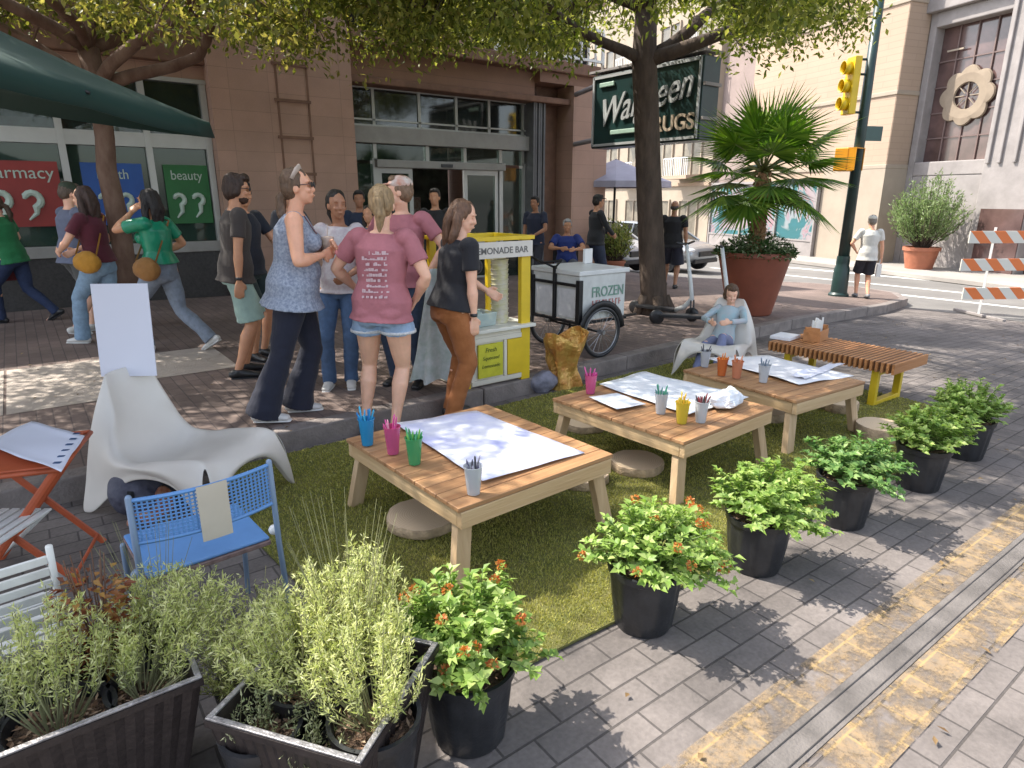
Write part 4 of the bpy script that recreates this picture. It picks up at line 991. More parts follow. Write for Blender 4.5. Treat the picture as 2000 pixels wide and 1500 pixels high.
stool(3.02,2.66,.175,.06,'round log stool under the left side of the middle table',3)
stool(2.58,2.72,.17,.06,'round log stool half hidden behind the right end of the nearest table',4)
stool(4.72,2.78,.16,.07,'round log stool in the shade under the farthest table',5)
stool(5.02,2.02,.17,.10,'pale sunlit log stool behind the fifth potted plant',6)
stool(5.45,2.55,.15,.08,'small log stool at the foot of the yellow bench base',7)
# ---------------------------------------------------------------- slatted bench
def bench():
    root=empty('slatted_bench',(6.08,2.88,slope(6.08)),0,'long slatted wooden bench on a yellow steel base at the end of the turf','bench')
    mb=MB(); n=26; L=1.2
    for i in range(n):
        y=-L/2+i*L/n; mb.bx(-.33,.33,y,y+.022,.34,.43)
    mb.build('slats',W_['bench'],root,bevel=.002)
    mb=MB(); 
    for i in range(n): y=-L/2+i*L/n; mb.bx(-.30,.30,y+.0225,y+L/n-.0005,.36,.424)
    mb.build('spacer',woodmat('bench_dark',(.10,.045,.02),(.15,.07,.03)),root)
    ym=mat('yellow_steel',(.62,.44,.02),.4,.08,6)
    for y0 in (-.45,.38):
        mb=MB(); mb.bx(-.26,-.21,y0,y0+.06,0,.34); mb.bx(.21,.26,y0,y0+.06,0,.34); mb.bx(-.21,.21,y0,y0+.06,0,.05); mb.bx(-.21,.21,y0,y0+.06,.29,.339)
        mb.build('leg_frame',ym,root,bevel=.004)
bench()
def crate():
    q=at(1592,664,.43); root=empty('marker_crate',(q.x,q.y,slope(6.08)+.43),R(12),'open wooden crate holding white tipped markers on the slatted bench','crate')
    mb=MB(); 
    for a in ((-.13,.13,-.08,-.07),(-.13,.13,.07,.08)): mb.bx(a[0],a[1],a[2],a[3],0,.11)
    for a in ((-.13,-.12),(.12,.13)): mb.bx(a[0],a[1],-.07,.07,0,.14)
    mb.bx(-.12,.12,-.07,.07,.0,.01); mb.build('box',W_['bench'],root)
    mb=MB()
    for i in range(9): 
        x=-.1+.024*i; mb.tube([(x,-.02+.04*(i%2),.012),(x+.008,-.02+.04*(i%2),.19+.012*(i%3))],.009,8)
    mb.build('marker',M_['white'],root,kind='stuff')
    q=at(1533,660,.43); sheet=MB(); sheet.bx(-.13,.13,-.1,.1,0,.03); sheet.build('paper_stack',pap,None,loc=(q.x,q.y,slope(6.08)+.431),rz=R(8),bevel=.003,label='short stack of white paper at the left end of the slatted bench',cat='paper')
crate()
# ---------------------------------------------------------------- moulded plastic lounge chair
def lounge(loc,rz,label,m,s=1.0,first=None):
    if first is not None:
        r=copy_tree(first); r.location=loc; r.rotation_euler=(0,0,rz); r.scale=(s,s,s); tag(r,label); return r
    root=empty('lounge_chair',loc,rz,label,'chair','moulded white plastic lounge chairs'); root.scale=(s,s,s)
    prof=[(.44,.355),(.36,.372),(.22,.345),(.06,.295),(-.08,.25),(-.17,.255),(-.235,.32),(-.28,.42),(-.325,.54),(-.365,.65),(-.40,.76),(-.41,.79)]
    hw=[.29,.30,.30,.29,.28,.265,.25,.23,.205,.185,.165,.155]; nu=12; NV=len(prof)
    low=[(.50,0,.37),(.445,0,.37),(.37,.14,.35),(.27,.245,.335),(.13,.27,.325),(-.02,.26,.32),(-.14,.22,.325),(-.24,.14,.335),(-.33,.06,.345),(-.40,0,.36),(-.44,0,.365),(-.475,0,.37)]
    mb=MB(); vs=[];fs=[]
    for (y,z),w in zip(prof,hw):
        for i in range(nu+1):
            u=-1+2*i/nu; dz=.07*(abs(u)**3)*(1 if z<.3 else .6); 
            vs.append((u*w,y+(.05*abs(u)**2.5 if z>.45 else 0),z+(dz if z<.45 else 0)))
    for j in range(NV-1):
        for i in range(nu): a=j*(nu+1)+i; fs.append((a,a+1,a+nu+2,a+nu+1))
    mb.add(vs,fs); b0=len(mb.v)
    for sgn,i in ((-1,0),(1,nu)):
        rows=[]
        for j in range(NV):
            e=V(vs[j*(nu+1)+i]); l=V((sgn*low[j][2],low[j][0],low[j][1])); row=[]
            for k in range(6):
                t=k/5; p=e.lerp(l,t); p.x+=sgn*.035*sin(PI*min(1,t*1.3)); p.z+=.02*sin(PI*t)*(1 if j<6 else 0); row.append(p)
            rows.append(row)
        o=len(mb.v); mb.v+= [p[:] for r in rows for p in r]
        for j in range(NV-1):
            for k in range(5): a=o+j*6+k; mb.f.append([a,a+1,a+7,a+6]); mb.m.append(0)
    # front apron
    rows=[]
    for i in range(nu+1):
        u=-1+2*i/nu; e=V(vs[i]); ax=abs(u); zl=.0 if ax>.9 else .30-.30*(ax/.9)**3.2; l=V((u*.37,.50-.03*(1-ax),zl if ax<=.9 else 0)); row=[]
        for k in range(5): t=k/4; p=e.lerp(l,t); p.y+=.03*sin(PI*t); row.append(p)
        rows.append(row)
    o=len(mb.v); mb.v+=[p[:] for r in rows for p in r]
    for i in range(nu):
        for k in range(4): a=o+i*5+k; mb.f.append([a,a+1,a+6,a+5]); mb.m.append(0)
    ob=mb.build('shell',m,root,smooth=True)
    bm=bmesh.new(); bm.from_mesh(ob.data); bmesh.ops.remove_doubles(bm,verts=bm.verts,dist=.004); bmesh.ops.recalc_face_normals(bm,faces=bm.faces); bm.to_mesh(ob.data); bm.free(); ob.data.polygons.foreach_set('use_smooth',[True]*len(ob.data.polygons))
    a=ob.modifiers.new('s','SOLIDIFY'); a.thickness=.012; a.offset=0; q=ob.modifiers.new('q','SUBSURF'); q.levels=2; q.render_levels=2
    return root
plastic=mat('ivory_plastic',(.62,.58,.53),.38,.04,3)
ch1=lounge((.57,3.90,.0),math.atan2(-.82,.57)-PI/2,'large white plastic lounge chair at the left with a lavender board standing on it',plastic)
ch2=lounge((5.72,4.0,slope(5.6)+.012),math.atan2(-.35,-.94)-PI/2,'white plastic lounge chair with the child sitting in it, beyond the tables',plastic,.92,ch1)
ch1.scale=(.93,.93,.96)
def board():
    b=V((.60,3.93,0)); F=V((.57,-.82,0)).normalized(); c=b-F*.40; S=V((-F.y,F.x,0))
    mb=MB(); 
    for i in range(9):
        for j in range(7): pass
    mb.bx(-.155,.155,-.004,.004,-.02,.51)
    o=mb.build('poster_board',pap3,None,bevel=.001,label='blank lavender white board propped upright on the white lounge chair back',cat='board')
    p=P3(252,728,(c.x*FH.x+c.y*FH.y)-.02); o.location=p; o.rotation_euler=(R(-6),0,AZ-PI/2+R(4))
board()
# ---------------------------------------------------------------- blue metal chair seen from behind
def blue_chair():
    bm_=mat('blue_paint',(.10,.24,.50),.45,.08,5); bg=mat('grey_blue_steel',(.18,.25,.36),.4,.1,5,metal=.2)
    root=empty('metal_chair',(.375,2.27,0),R(4),'blue metal garden chair with perforated back rest and a beige label, seen from behind','chair')
    f=MB(); w=.225
    def curve(u): return -.045*(1-(u/w)**2)
    n=30
    for z0,z1 in ((.60,.612),(.752,.766)):
        pts=[(-w+2*w*i/n,curve(-w+2*w*i/n),(z0+z1)/2) for i in range(n+1)]; f.tube(pts,.0075,6)
    for i in range(n+1):
        u=-w+2*w*i/n; f.box((u,curve(u),.683),(.0062,.0025,.146))
    for k in range(1,11):
        z=.61+.0131*k; pts=[(-w+2*w*i/12,curve(-w+2*w*i/12),z) for i in range(13)]; f.tube(pts,[(.0028,.0028)]*13,4)
    f.build('backrest',bm_,root)
    m=MB(); pts=[]
    vs=[]
    for i in range(7):
        u=-.04+.10*i/6
        for z in (.565,.768): vs.append((u,curve(u)-.0105,z))
    for i in range(7):
        u=-.04+.10*i/6
        for z in (.565,.768): vs.append((u,curve(u)-.0125,z))
    fs=[(2*i,2*i+1,2*i+3,2*i+2) for i in range(6)]+[(14+2*i,14+2*i+2,14+2*i+3,14+2*i+1) for i in range(6)]+[(0,14,15,1),(12,13,27,26)]
    m.add(vs,fs); m.build('label_plate',mat('beige_tape',(.50,.44,.36),.7,.06,6),root)
    m=MB(); m.bx(-.21,.21,.03,.41,.445,.458); m.build('seat',bm_,root,bevel=.006)
    m=MB(); m.bx(-.212,.212,.025,.415,.425,.444); m.build('seat_frame',mat('rusted_edge',(.20,.13,.12),.7,.3,30),root,bevel=.004)
    for s in (-1,1):
        m=MB(); m.tube([(s*.235,-.05,0),(s*.232,.0,.44),(s*.228,-.0,.77)],[.011]*3,10,rnd=True); m.build('back_leg',bg,root,smooth=True)
        m=MB(); m.tube([(s*.222,.44,0),(s*.22,.38,.43)],[.011]*2,10,rnd=True); m.build('front_leg',bg,root,smooth=True)
        m=MB(); m.ell((s*.235,.05,.47),(.02,.02,.02)); m.build('knob',M_['white'] if s>0 else bg,root,smooth=True)
blue_chair()
# ---------------------------------------------------------------- red folding table and slatted chairs at the left
def red_table():
    q=at(25,885,.6); root=empty('folding_table',(q.x,q.y,0),R(-18),'orange red folding bistro table with crossed legs at the left edge','table')
    rm_=mat('orange_red_paint',(.42,.085,.03),.5,.15,8)
    mb=MB(); mb.bx(-.22,.22,-.22,.22,.585,.597); mb.build('tabletop',rm_,root,bevel=.004)
    mb=MB()
    for y in (-.245,.245): mb.tube([(-.24,y,.585),(.24,y,.585)],.011,8)
    for x in (-.245,.245): mb.tube([(x,-.24,.585),(x,.24,.585)],.011,8)
    mb.build('edge_rail',rm_,root,smooth=True)
    for y in (-.20,.20):
        for s in (-1,1):
            mb=MB(); yy=y-.012*s; mb.tube([(s*.22,yy,.575),(-s*.22,yy,.0)],[(.017,.006)]*2,8,side=(1,0,.6)); mb.build('leg',rm_,root)
    for x in (-.2,.2): mb=MB(); mb.tube([(x,-.2,.05),(x,.2,.05)],.008,8); mb.build('stretcher',rm_,root)
red_table()
sheet_at('paper_sheet',[(-40,870),(120,925),(166,855),(62,826)],.62,'sheet with a row of dark blue squares on the red folding table',pap3,.008,seed=7,surf=0)
def swatches():
    a=at(112,905,.628,0); b=at(150,848,.628,0)
    mb=MB()
    for i in range(6):
        p=a.lerp(b,i/5); mb.box((p.x-a.x,p.y-a.y,0),(.028,.016,.002),R(-30),mi=0)
    return mb,a
mb,a=swatches(); mb.build('printed_swatch',mat('navy_ink',(.03,.07,.16),.7,.3,20),None,loc=(a.x,a.y,a.z+.004),label='row of small dark blue printed squares along the edge of the sheet on the red table',cat='printed squares',kind='stuff')
def slat_chair(loc,rz,label,first=None):
    if first: r=copy_tree(first); r.location=loc; r.rotation_euler=(0,0,rz); tag(r,label); return r
    root=empty('slatted_chair',loc,rz,label,'chair','white slatted folding chairs at the left')
    wm=mat('white_slat_paint',(.60,.60,.57),.5,.1,10); mb=MB()
    for i in range(7): y=.05+i*.055; mb.bx(-.2,.2,y,y+.038,.44,.452)
    mb.build('seat',wm,root,bevel=.003)
    mb=MB()
    for i in range(6): z=.56+i*.05; mb.bx(-.2,.2,-.03-.012*i-.006,-.03-.012*i+.006,z,z+.03)
    mb.build('backrest',wm,root,bevel=.003)
    for s in (-1,1):
        mb=MB(); mb.tube([(s*.21,.42,0),(s*.21,0,.5),(s*.21,-.11,.88)],[.011]*3,8); mb.build('leg',wm,root,smooth=True)
        mb=MB(); mb.tube([(s*.19,-.1,0),(s*.19,.40,.44)],[.011]*2,8); mb.build('leg',wm,root,smooth=True)
    return root
q=at(45,1330,0,0); sc1=slat_chair((-.26,2.17,0),R(6),'white slatted folding chair at the left edge, behind the long planter')
q=V((-.46,3.36,-.05)); sc1.scale=(.85,.85,.85); slat_chair((q.x,q.y,0),math.atan2(-.6,.8)-PI/2,'white slatted folding chair under and behind the red table',sc1)
# ---------------------------------------------------------------- backpack under the chair
def backpack():
    c=at(290,985,0,0); root=empty('backpack',(c.x-.02,c.y-.03,-.03),R(25),'dark navy backpack with orange cloth lying under the white lounge chair','backpack')
    mb=MB(); mb.ell((0,0,.15),(.18,.14,.15),0,20,14); mb.ell((.10,.03,.13),(.12,.12,.12),0); mb.ell((-.06,-.09,.12),(.1,.07,.09),0)
    me=remeshed(mb,.012,3,.5,(.012,9,9,9)); mesh_obj('bag_body',me,mat('navy_nylon',(.035,.04,.07),.6,.4,9,.3,40,col2=(.10,.10,.14)),root)
    mb=MB(); mb.ell((-.06,-.15,.05),(.15,.06,.035)); mb.ell((.02,-.15,.10),(.06,.02,.09)); me=remeshed(mb,.01,3,.5,(.012,14,14,14)); mesh_obj('orange_cloth',me,mat('orange_cloth',(.36,.09,.03),.85,.4,30,col2=(.46,.30,.22)),root)
    mb=MB(); mb.tube([(-.12,-.1,.2),(-.2,-.2,.12),(-.16,-.26,.02)],[(.018,.004)]*3,8); mb.build('strap',M_['black'],root)
backpack()
# ---------------------------------------------------------------- lemonade stand
def lemon_stand():
    X0,X1=2.84,3.56; Y=4.47; z=.125
    root=empty('drink_stand',((X0+X1)/2,Y,z-.02),R(1),'yellow framed drink stand with a printed sign board on top','stand')
    w=(X1-X0)/2; ym=mat('yellow_frame_paint',(.66,.46,.015),.45,.08,5); cm=mat('cream_panel',(.66,.62,.52),.6,.08,4)
    for x,y in ((w-.1,0),(w-.1,.5),(-w,0),(-w,.5)):
        mb=MB(); ww=.1 if x>0 else .07; mb.bx(x,x+ww,y,y+.05,0,1.245); mb.build('post',ym,root,bevel=.003)
    mb=MB(); 
    mb.bx(-w-.03,w+.03,-.02,.07,1.247,1.28); mb.bx(-w-.03,w+.03,.48,.57,1.247,1.28); mb.bx(-w-.03,-w+.05,.071,.479,1.247,1.28); mb.bx(w-.05,w+.03,.071,.479,1.247,1.28); mb.build('top_frame',ym,root,bevel=.003)
    mb=MB(); mb.bx(-w+.05,w,-.028,-.002,1.105,1.238); mb.build('sign_board',mat('sign_board',(.62,.58,.52),.6,.06,5),root,bevel=.002)
    text('sign_lettering','LEMONADE BAR',.074,mat('grey_ink',(.13,.125,.12),.6,.1,9),root,(.02,-.03,1.165),(PI/2,0,0),extrude=.001,bold=.001,squeeze=1.05)
    mb=MB(); mb.bx(-w-.03,w+.03,-.05,.57,.485,.515); mb.build('counter',mat('pale_counter',(.66,.65,.58),.4,.06,5),root,bevel=.006)
    mb=MB(); mb.bx(-w+.072,w-.102,.005,.03,.02,.484); mb.bx(w-.03,w-.005,.051,.499,.02,.484); mb.bx(-w+.005,-w+.03,.051,.499,.02,.484); mb.build('panel',cm,root)
    mb=MB()
    for a in ((-w+.075,w-.105,.40,.44),(-w+.075,w-.105,.03,.07),(.06,.09,.071,.399)): mb.bx(a[0],a[1],-.012,.004,a[2],a[3])
    mb.build('panel_trim',cm,root,bevel=.002)
    pm=mat('lime_poster',(.52,.50,.03),.6,.15,9); mb=MB(); mb.bx(-.06+.15,.33,-.016,.0,.09,.39); 
    mb=MB(); mb.bx(-.22,.04,-.018,-.002,.09,.385); mb.build('poster',pm,root)
    for i,(s,z_) in enumerate((('Fresh',.33),('Squeezed',.26),('Lemonade',.19))): text('poster_lettering',s,.055 if i==0 else .046,mat('olive_ink%d'%i,(.10,.13,.02),.7,.1,5),root,(-.09,-.021,z_),(PI/2,0,R(0)),shear=.2,extrude=.001)
    mb=MB(); mb.bx(.10,w-.105,-.010,.0035,.075,.395); mb.build('side_panel',ym,root)
    # things on the counter
    c=root.location
    stack=tag(empty('cup_tower',(c.x+.15,c.y+.18,c.z+.516),0),'tall stack of white cups with lemon print on the yellow stand counter','cup stack')
    mb=MB(); prof=[]
    for i in range(13): z0=i*.043; prof+= [(.072,z0),(.078,z0+.038),(.083,z0+.04),(.083,z0+.0425)]
    mb.lathe(prof,28); mb.build('cups',mat('printed_cup',(.62,.58,.55),.4,.1,12,col2=(.60,.58,.30)),stack,smooth=True,autos=40)
    mb=MB(); mb.lathe([(.055,.562),(.06,.64),(.02,.66)],20); mb.build('lid',mat('pale_lid',(.66,.62,.42),.4,.1,6),stack,smooth=True)
    tub=tag(empty('ice_tub',(c.x-.10,c.y+.18,c.z+.516),R(5)),'clear tub of ice and mint on the yellow stand counter','tub')
    mb=MB(); mb.box((0,0,.06),(.26,.22,.12),0,0,None,1.08); mb.build('tub',cupmat('clear_tub',(.55,.66,.64)),tub,bevel=.01)
    mb=MB()
    for i in range(40): mb.box((random.uniform(-.11,.11),random.uniform(-.09,.09),random.uniform(.03,.125)),(.035,.035,.03),random.uniform(0,1.5))
    mb.build('ice',mat('ice',(.60,.70,.68),.2,.15,20,col2=(.35,.5,.42)),tub,kind='stuff')
    # draped cloth at the left end
    mb=MB(); vs=[];n=40;J=14
    for j in range(J+1):
        t=j/J; z0=1.02-.90*t
        for i in range(n):
            a=2*PI*i/n; rr=(.045+.20*t**1.1)*(1+.18*sin(a*6+t*2)*t+.1*sin(a*3+1)); vs.append((rr*cos(a)*.95,rr*sin(a)*.5,z0+.02*sin(a*6)*t))
    fs=[(j*n+i,j*n+(i+1)%n,(j+1)*n+(i+1)%n,(j+1)*n+i) for j in range(J) for i in range(n)]+[tuple(range(n))]
    mb.add(vs,fs); cl_=mat('floral_cloth',(.50,.53,.54),.8,.1,16,col2=(.34,.40,.37),detail=5)
    cr=mb.build('hanging_cloth',cl_,None,smooth=True,loc=(X0-.20,Y+.10,z+.0),label='pale floral cloth hanging in folds at the left end of the yellow stand',cat='cloth')
lemon_stand()
# ---------------------------------------------------------------- white food cart on wheels
def cart():
    X,Y=4.45,4.80; z0=slope(4.7)+.14
    root=empty('food_cart',(X,Y,z0),R(0),'white box food cart on black bicycle wheels reading FROZEN','cart')
    wm=mat('cart_white',(.56,.57,.55),.5,.12,6); bk=M_['blackmetal']
    z1,z2=.40,.86; mb=MB(); mb.bx(0,.66,0,.74,z1,z2); mb.build('box',wm,root,bevel=.006)
    mb=MB(); mb.bx(-.02,.70,-.02,.76,z2+.002,z2+.05); mb.build('lid',mat('cart_lid',(.62,.63,.62),.4,.08,4),root,bevel=.008)
    mb=MB()
    for y in (.0,.36,.72): mb.bx(-.035,-.004,y-.015,y+.02,z1-.03,z2-.04 if y!=.36 else z2+.08)
    mb.bx(-.03,-.006,.021,.344,z2-.11,z2-.08); mb.bx(-.03,-.006,.381,.704,z2-.11,z2-.08); mb.bx(-.03,-.004,.021,.344,z1-.03,z1-.002); mb.bx(-.03,-.004,.381,.704,z1-.03,z1-.002); mb.bx(-.034,.02,-.034,-.003,z1-.03,z2-.04); mb.bx(.02,.68,-.02,.0-.003,z1-.035,z1-.003)
    mb.build('frame',bk,root,bevel=.003)
    mb=MB()
    for (y0,y1) in ((.05,.33),(.41,.69)): mb.bx(-.0075,-.003,y0,y1,z1+.03,z2-.14)
    mb.build('notice',mat('grey_notice',(.50,.51,.53),.6,.14,16,col2=(.60,.60,.62)),root)
    tm=mat('cart_green',(.16,.28,.22),.6,.2,9); rd=mat('cart_red',(.42,.16,.14),.6,.2,9)
    text('lettering','FROZEN',.15,tm,root,(.40,-.006,.68),(PI/2,0,0),extrude=.002,bold=.001,squeeze=.82)
    mb=MB()
    for i in range(9): x=.18+i*.048; mb.bx(x,x+.012,-.006,-.002,.535,.60); mb.bx(x+.012,x+.03,-.006,-.002,.59 if i%2 else .56,.6 if i%2 else .57)
    mb.build('red_lettering',rd,root)
    for (x,y) in ((.27,-.06),(.27,.80)):
        wr=empty('wheel',(x,y,.27),0); wr.parent=root; KIDS.setdefault(root.name,[]).append(wr)
        T=Matrix.Rotation(PI/2,4,'X'); 
        def ringm(r,t,w=18): 
            mb=MB(); pts=[(r*cos(2*PI*i/36),0,r*sin(2*PI*i/36)) for i in range(37)]; mb.tube(pts,t,8,cap=False); return mb
        ringm(.25,.020).build('tyre',M_['black'],wr,smooth=True); ringm(.225,.009).build('rim',mat('wheel_rim',(.30,.30,.31),.3,.1,5,metal=.8) if y<0 else bpy.data.materials['wheel_rim'],wr,smooth=True)
        mb=MB(); 
        for i in range(18): a=2*PI*i/18; mb.tube([(0,.012*(-1)**i,0),(.222*cos(a),0,.222*sin(a))],.0022,4)
        mb.tube([(0,-.04,0),(0,.04,0)],.022,12); mb.build('spokes',mat('spoke_steel',(.35,.35,.36),.3,.1,5,metal=.7) if y<0 else bpy.data.materials['spoke_steel'],wr)
    mb=MB(); pts=[(.27+.30*cos(a),-.07,.27+.30*sin(a)) for a in [R(5+i*17) for i in range(11)]]; mb.tube(pts,[(.010,.035)]*11,8,side=(0,1,0)); mb.build('mudguard',bk,root,smooth=True)
    mb=MB(); mb.tube([(.27,-.09,.27),(.27,.83,.27)],.012,8); mb.tube([(.05,.1,.38),(.27,.1,.27)],.012,8); mb.tube([(.05,.64,.38),(.27,.64,.27)],.012,8); mb.tube([(0.66,.37,.42),(1.0,.37,.30),(1.25,.37,.30)],.018,8); mb.tube([(-.02,.36,z2+.06),(-.14,.12,z2+.16),(-.2,.36,z2+.12),(-.14,.60,z2+.16),(-.02,.36,z2+.06)],.012,8); mb.tube([(.06,.2,.38),(.06,.2,.02)],.014,8)
    mb.build('axle_and_handle',bk,root,smooth=True)
    # jar and menu board on the lid
    j=tag(empty('menu_box',(X+.62,Y+.55,z0+z2+.053),R(10)),'small white menu board standing on the cart lid','menu board')
    mb=MB(); mb.bx(-.07,.07,-.015,.015,0,.16); mb.build('board',M_['white'],j,bevel=.003)
cart()
def foil():
    c=at(1108,757); root=empty('gold_bag',(c.x,c.y+.05,c.z),0,'crumpled shiny gold and orange bag standing in front of the cart','bag')
    gm=mat('gold_foil',(.62,.40,.10),.36,.3,9,.8,20,metal=.35,col2=(.50,.20,.05)); mb=MB(); vs=[];n=32;J=12
    for j in range(J+1):
        t=j/J
        for i in range(n):
            a=2*PI*i/n; r=.13+.08*abs(t-.35)*1.7; k=1+.30*noise.noise((cos(a)*2.2,sin(a)*2.2,t*3))+.12*sin(a*5+t*4)
            vs.append((r*k*cos(a)*1.05,r*k*sin(a)*.75,.50*t*(1+.12*sin(a*2+1)*t)))
    fs=[(j*n+i,j*n+(i+1)%n,(j+1)*n+(i+1)%n,(j+1)*n+i) for j in range(J) for i in range(n)]; mb.add(vs,fs); o=mb.build('foil',gm,root)
    s=o.modifiers.new('s','SOLIDIFY'); s.thickness=.006
    mb=MB(); mb.ell((-.28,.05,.09),(.16,.12,.10)); me=remeshed(mb,.012,2,.5,(.02,8,8,8)); q=mesh_obj('canvas_bag',me,mat('grey_canvas',(.20,.20,.25),.8,.3,12),None,label='soft grey bag slumped on the kerb between the stand and the gold bag',cat='bag'); q.location=(c.x+.02,c.y+.0,c.z)
foil()
# ---------------------------------------------------------------- parked electric scooters
def scooter(loc,rz,label,first=None):
    if first: r=copy_tree(first); r.location=loc; r.rotation_euler=(R(0),0,rz); tag(r,label); return r
    root=empty('electric_scooter',loc,rz,label,'scooter','rental scooters parked on the sidewalk')
    mb=MB(); mb.bx(-.5,.12,-.08,.08,.11,.155); mb.build('deck',M_['black'],root,bevel=.01)
    for x in (-.55,.38):
        mb=MB(); T=Matrix.Translation((x,0,.1))@Matrix.Rotation(PI/2,4,'X'); mb.lathe([(.03,-.025),(.09,-.022),(.1,-.01),(.1,.01),(.09,.022),(.03,.025)],24,T=T); mb.build('wheel',M_['black'],root,smooth=True)
    mb=MB(); mb.tube([(.12,0,.13),(.26,0,.2),(.36,0,.32),(.33,0,.5),(.22,0,1.05)],[.035,.035,.032,.028,.024],12); mb.build('stem',mat('scooter_white',(.60,.61,.60),.35,.05,4),root,smooth=True)
    mb=MB(); mb.tube([(.20,-.24,1.08),(.22,-.05,1.06),(.22,.05,1.06),(.20,.24,1.08)],.016,8); mb.tube([(.38,.05,.1),(.37,.04,.3)],.012,6); mb.tube([(.38,-.05,.1),(.37,-.04,.3)],.012,6); mb.build('handlebar',M_['black'],root,smooth=True)
    return root
c=at(1375,640); s1=scooter((c.x,c.y+.1,c.z),R(-55),'white stemmed electric scooter parked beside the rust planter')
c=at(1305,625); scooter((c.x+.1,c.y+.1,c.z),R(-80),'electric scooter parked at the foot of the big elm',s1)
# ---------------------------------------------------------------- green umbrella
def umbrella():
    A=fr(4.85,-2.12,2.2); Bc=fr(1.75,-1.76,2.2); Cc=fr(4.60,-5.2,2.62); D=Bc+Cc-A; c=(A+Bc+Cc+D)/4; c.z=3.02
    root=empty('patio_umbrella',(c.x,c.y,gz(c.x,c.y)),0,'dark green patio umbrella reaching in from the top left corner','umbrella')
    gm_,t_,b_=nt('green_canvas'); b_.inputs['Base Color'].default_value=(.002,.030,.023,1); b_.inputs['Roughness'].default_value=.7
    trn=t_.nodes.new('ShaderNodeBsdfTranslucent'); trn.inputs[0].default_value=(.004,.06,.045,1); mx=t_.nodes.new('ShaderNodeMixShader'); mx.inputs[0].default_value=.07
    t_.links.new(b_.outputs[0],mx.inputs[1]);t_.links.new(trn.outputs[0],mx.inputs[2]);t_.links.new(mx.outputs[0],t_.nodes['Material Output'].inputs[0])
    o=V((c.x,c.y,gz(c.x,c.y))); top=V((c.x,c.y,3.02)); corners=[A,Cc,D,Bc]; per=[]
    n=12
    for i in range(4):
        p,q=corners[i],corners[(i+1)%4]
        for k in range(n):
            t=k/n; w=p.lerp(q,t); w=w.lerp(V((c.x,c.y,w.z)),.045*sin(PI*t)); per.append((w,(.03*sin(PI*((t*2)%1)))))
    J=8; vs=[];N4=len(per)
    for j in range(J+1):
        s=j/J
        for w,d in per:
            p=top.lerp(w,s); p.z-=.05*sin(PI*s)+d*s*.6; vs.append(p-o)
    for w,d in per: vs.append(V((w.x+(w.x-c.x)*.012,w.y+(w.y-c.y)*.012,w.z-.10-d*.5))-o)
    fs=[(j*N4+i,j*N4+(i+1)%N4,(j+1)*N4+(i+1)%N4,(j+1)*N4+i) for j in range(J+1) for i in range(N4)]
    mb=MB(); mb.add(vs,fs); q=mb.build('canopy',gm_,root,smooth=True,recalc=False); s=q.modifiers.new('s','SOLIDIFY'); s.thickness=.004
    hub=top-V((0,0,.12))
    for i in range(8):
        w=corners[i//2] if i%2==0 else (corners[i//2].lerp(corners[(i//2+1)%4],.5))
        e=V((w.x,w.y,w.z+.0)).lerp(V((c.x,c.y,2.2)),.03)
        mb=MB(); mb.tube([hub-o,(hub.lerp(e,.5)-V((0,0,.075)))-o,e-o-V((0,0,.03))],[.011,.011,.008],8); mb.build('rib',M_['blackmetal'],root,smooth=True)
        mb=MB(); mid=hub.lerp(e,.5)-V((0,0,.08)); mb.tube([V((c.x,c.y,2.35))-o,mid-o],.007,6); mb.build('strut',M_['blackmetal'],root,smooth=True)
    mb=MB(); mb.tube([(0,0,0),(0,0,3.05-o.z)],.022,14); mb.build('pole',M_['alu'],root,smooth=True)
    mb=MB(); mb.lathe([(.28,0),(.28,.05),(.06,.09),(.04,.3)],28); mb.build('base',M_['blackmetal'],root,smooth=True,autos=30)
umbrella()
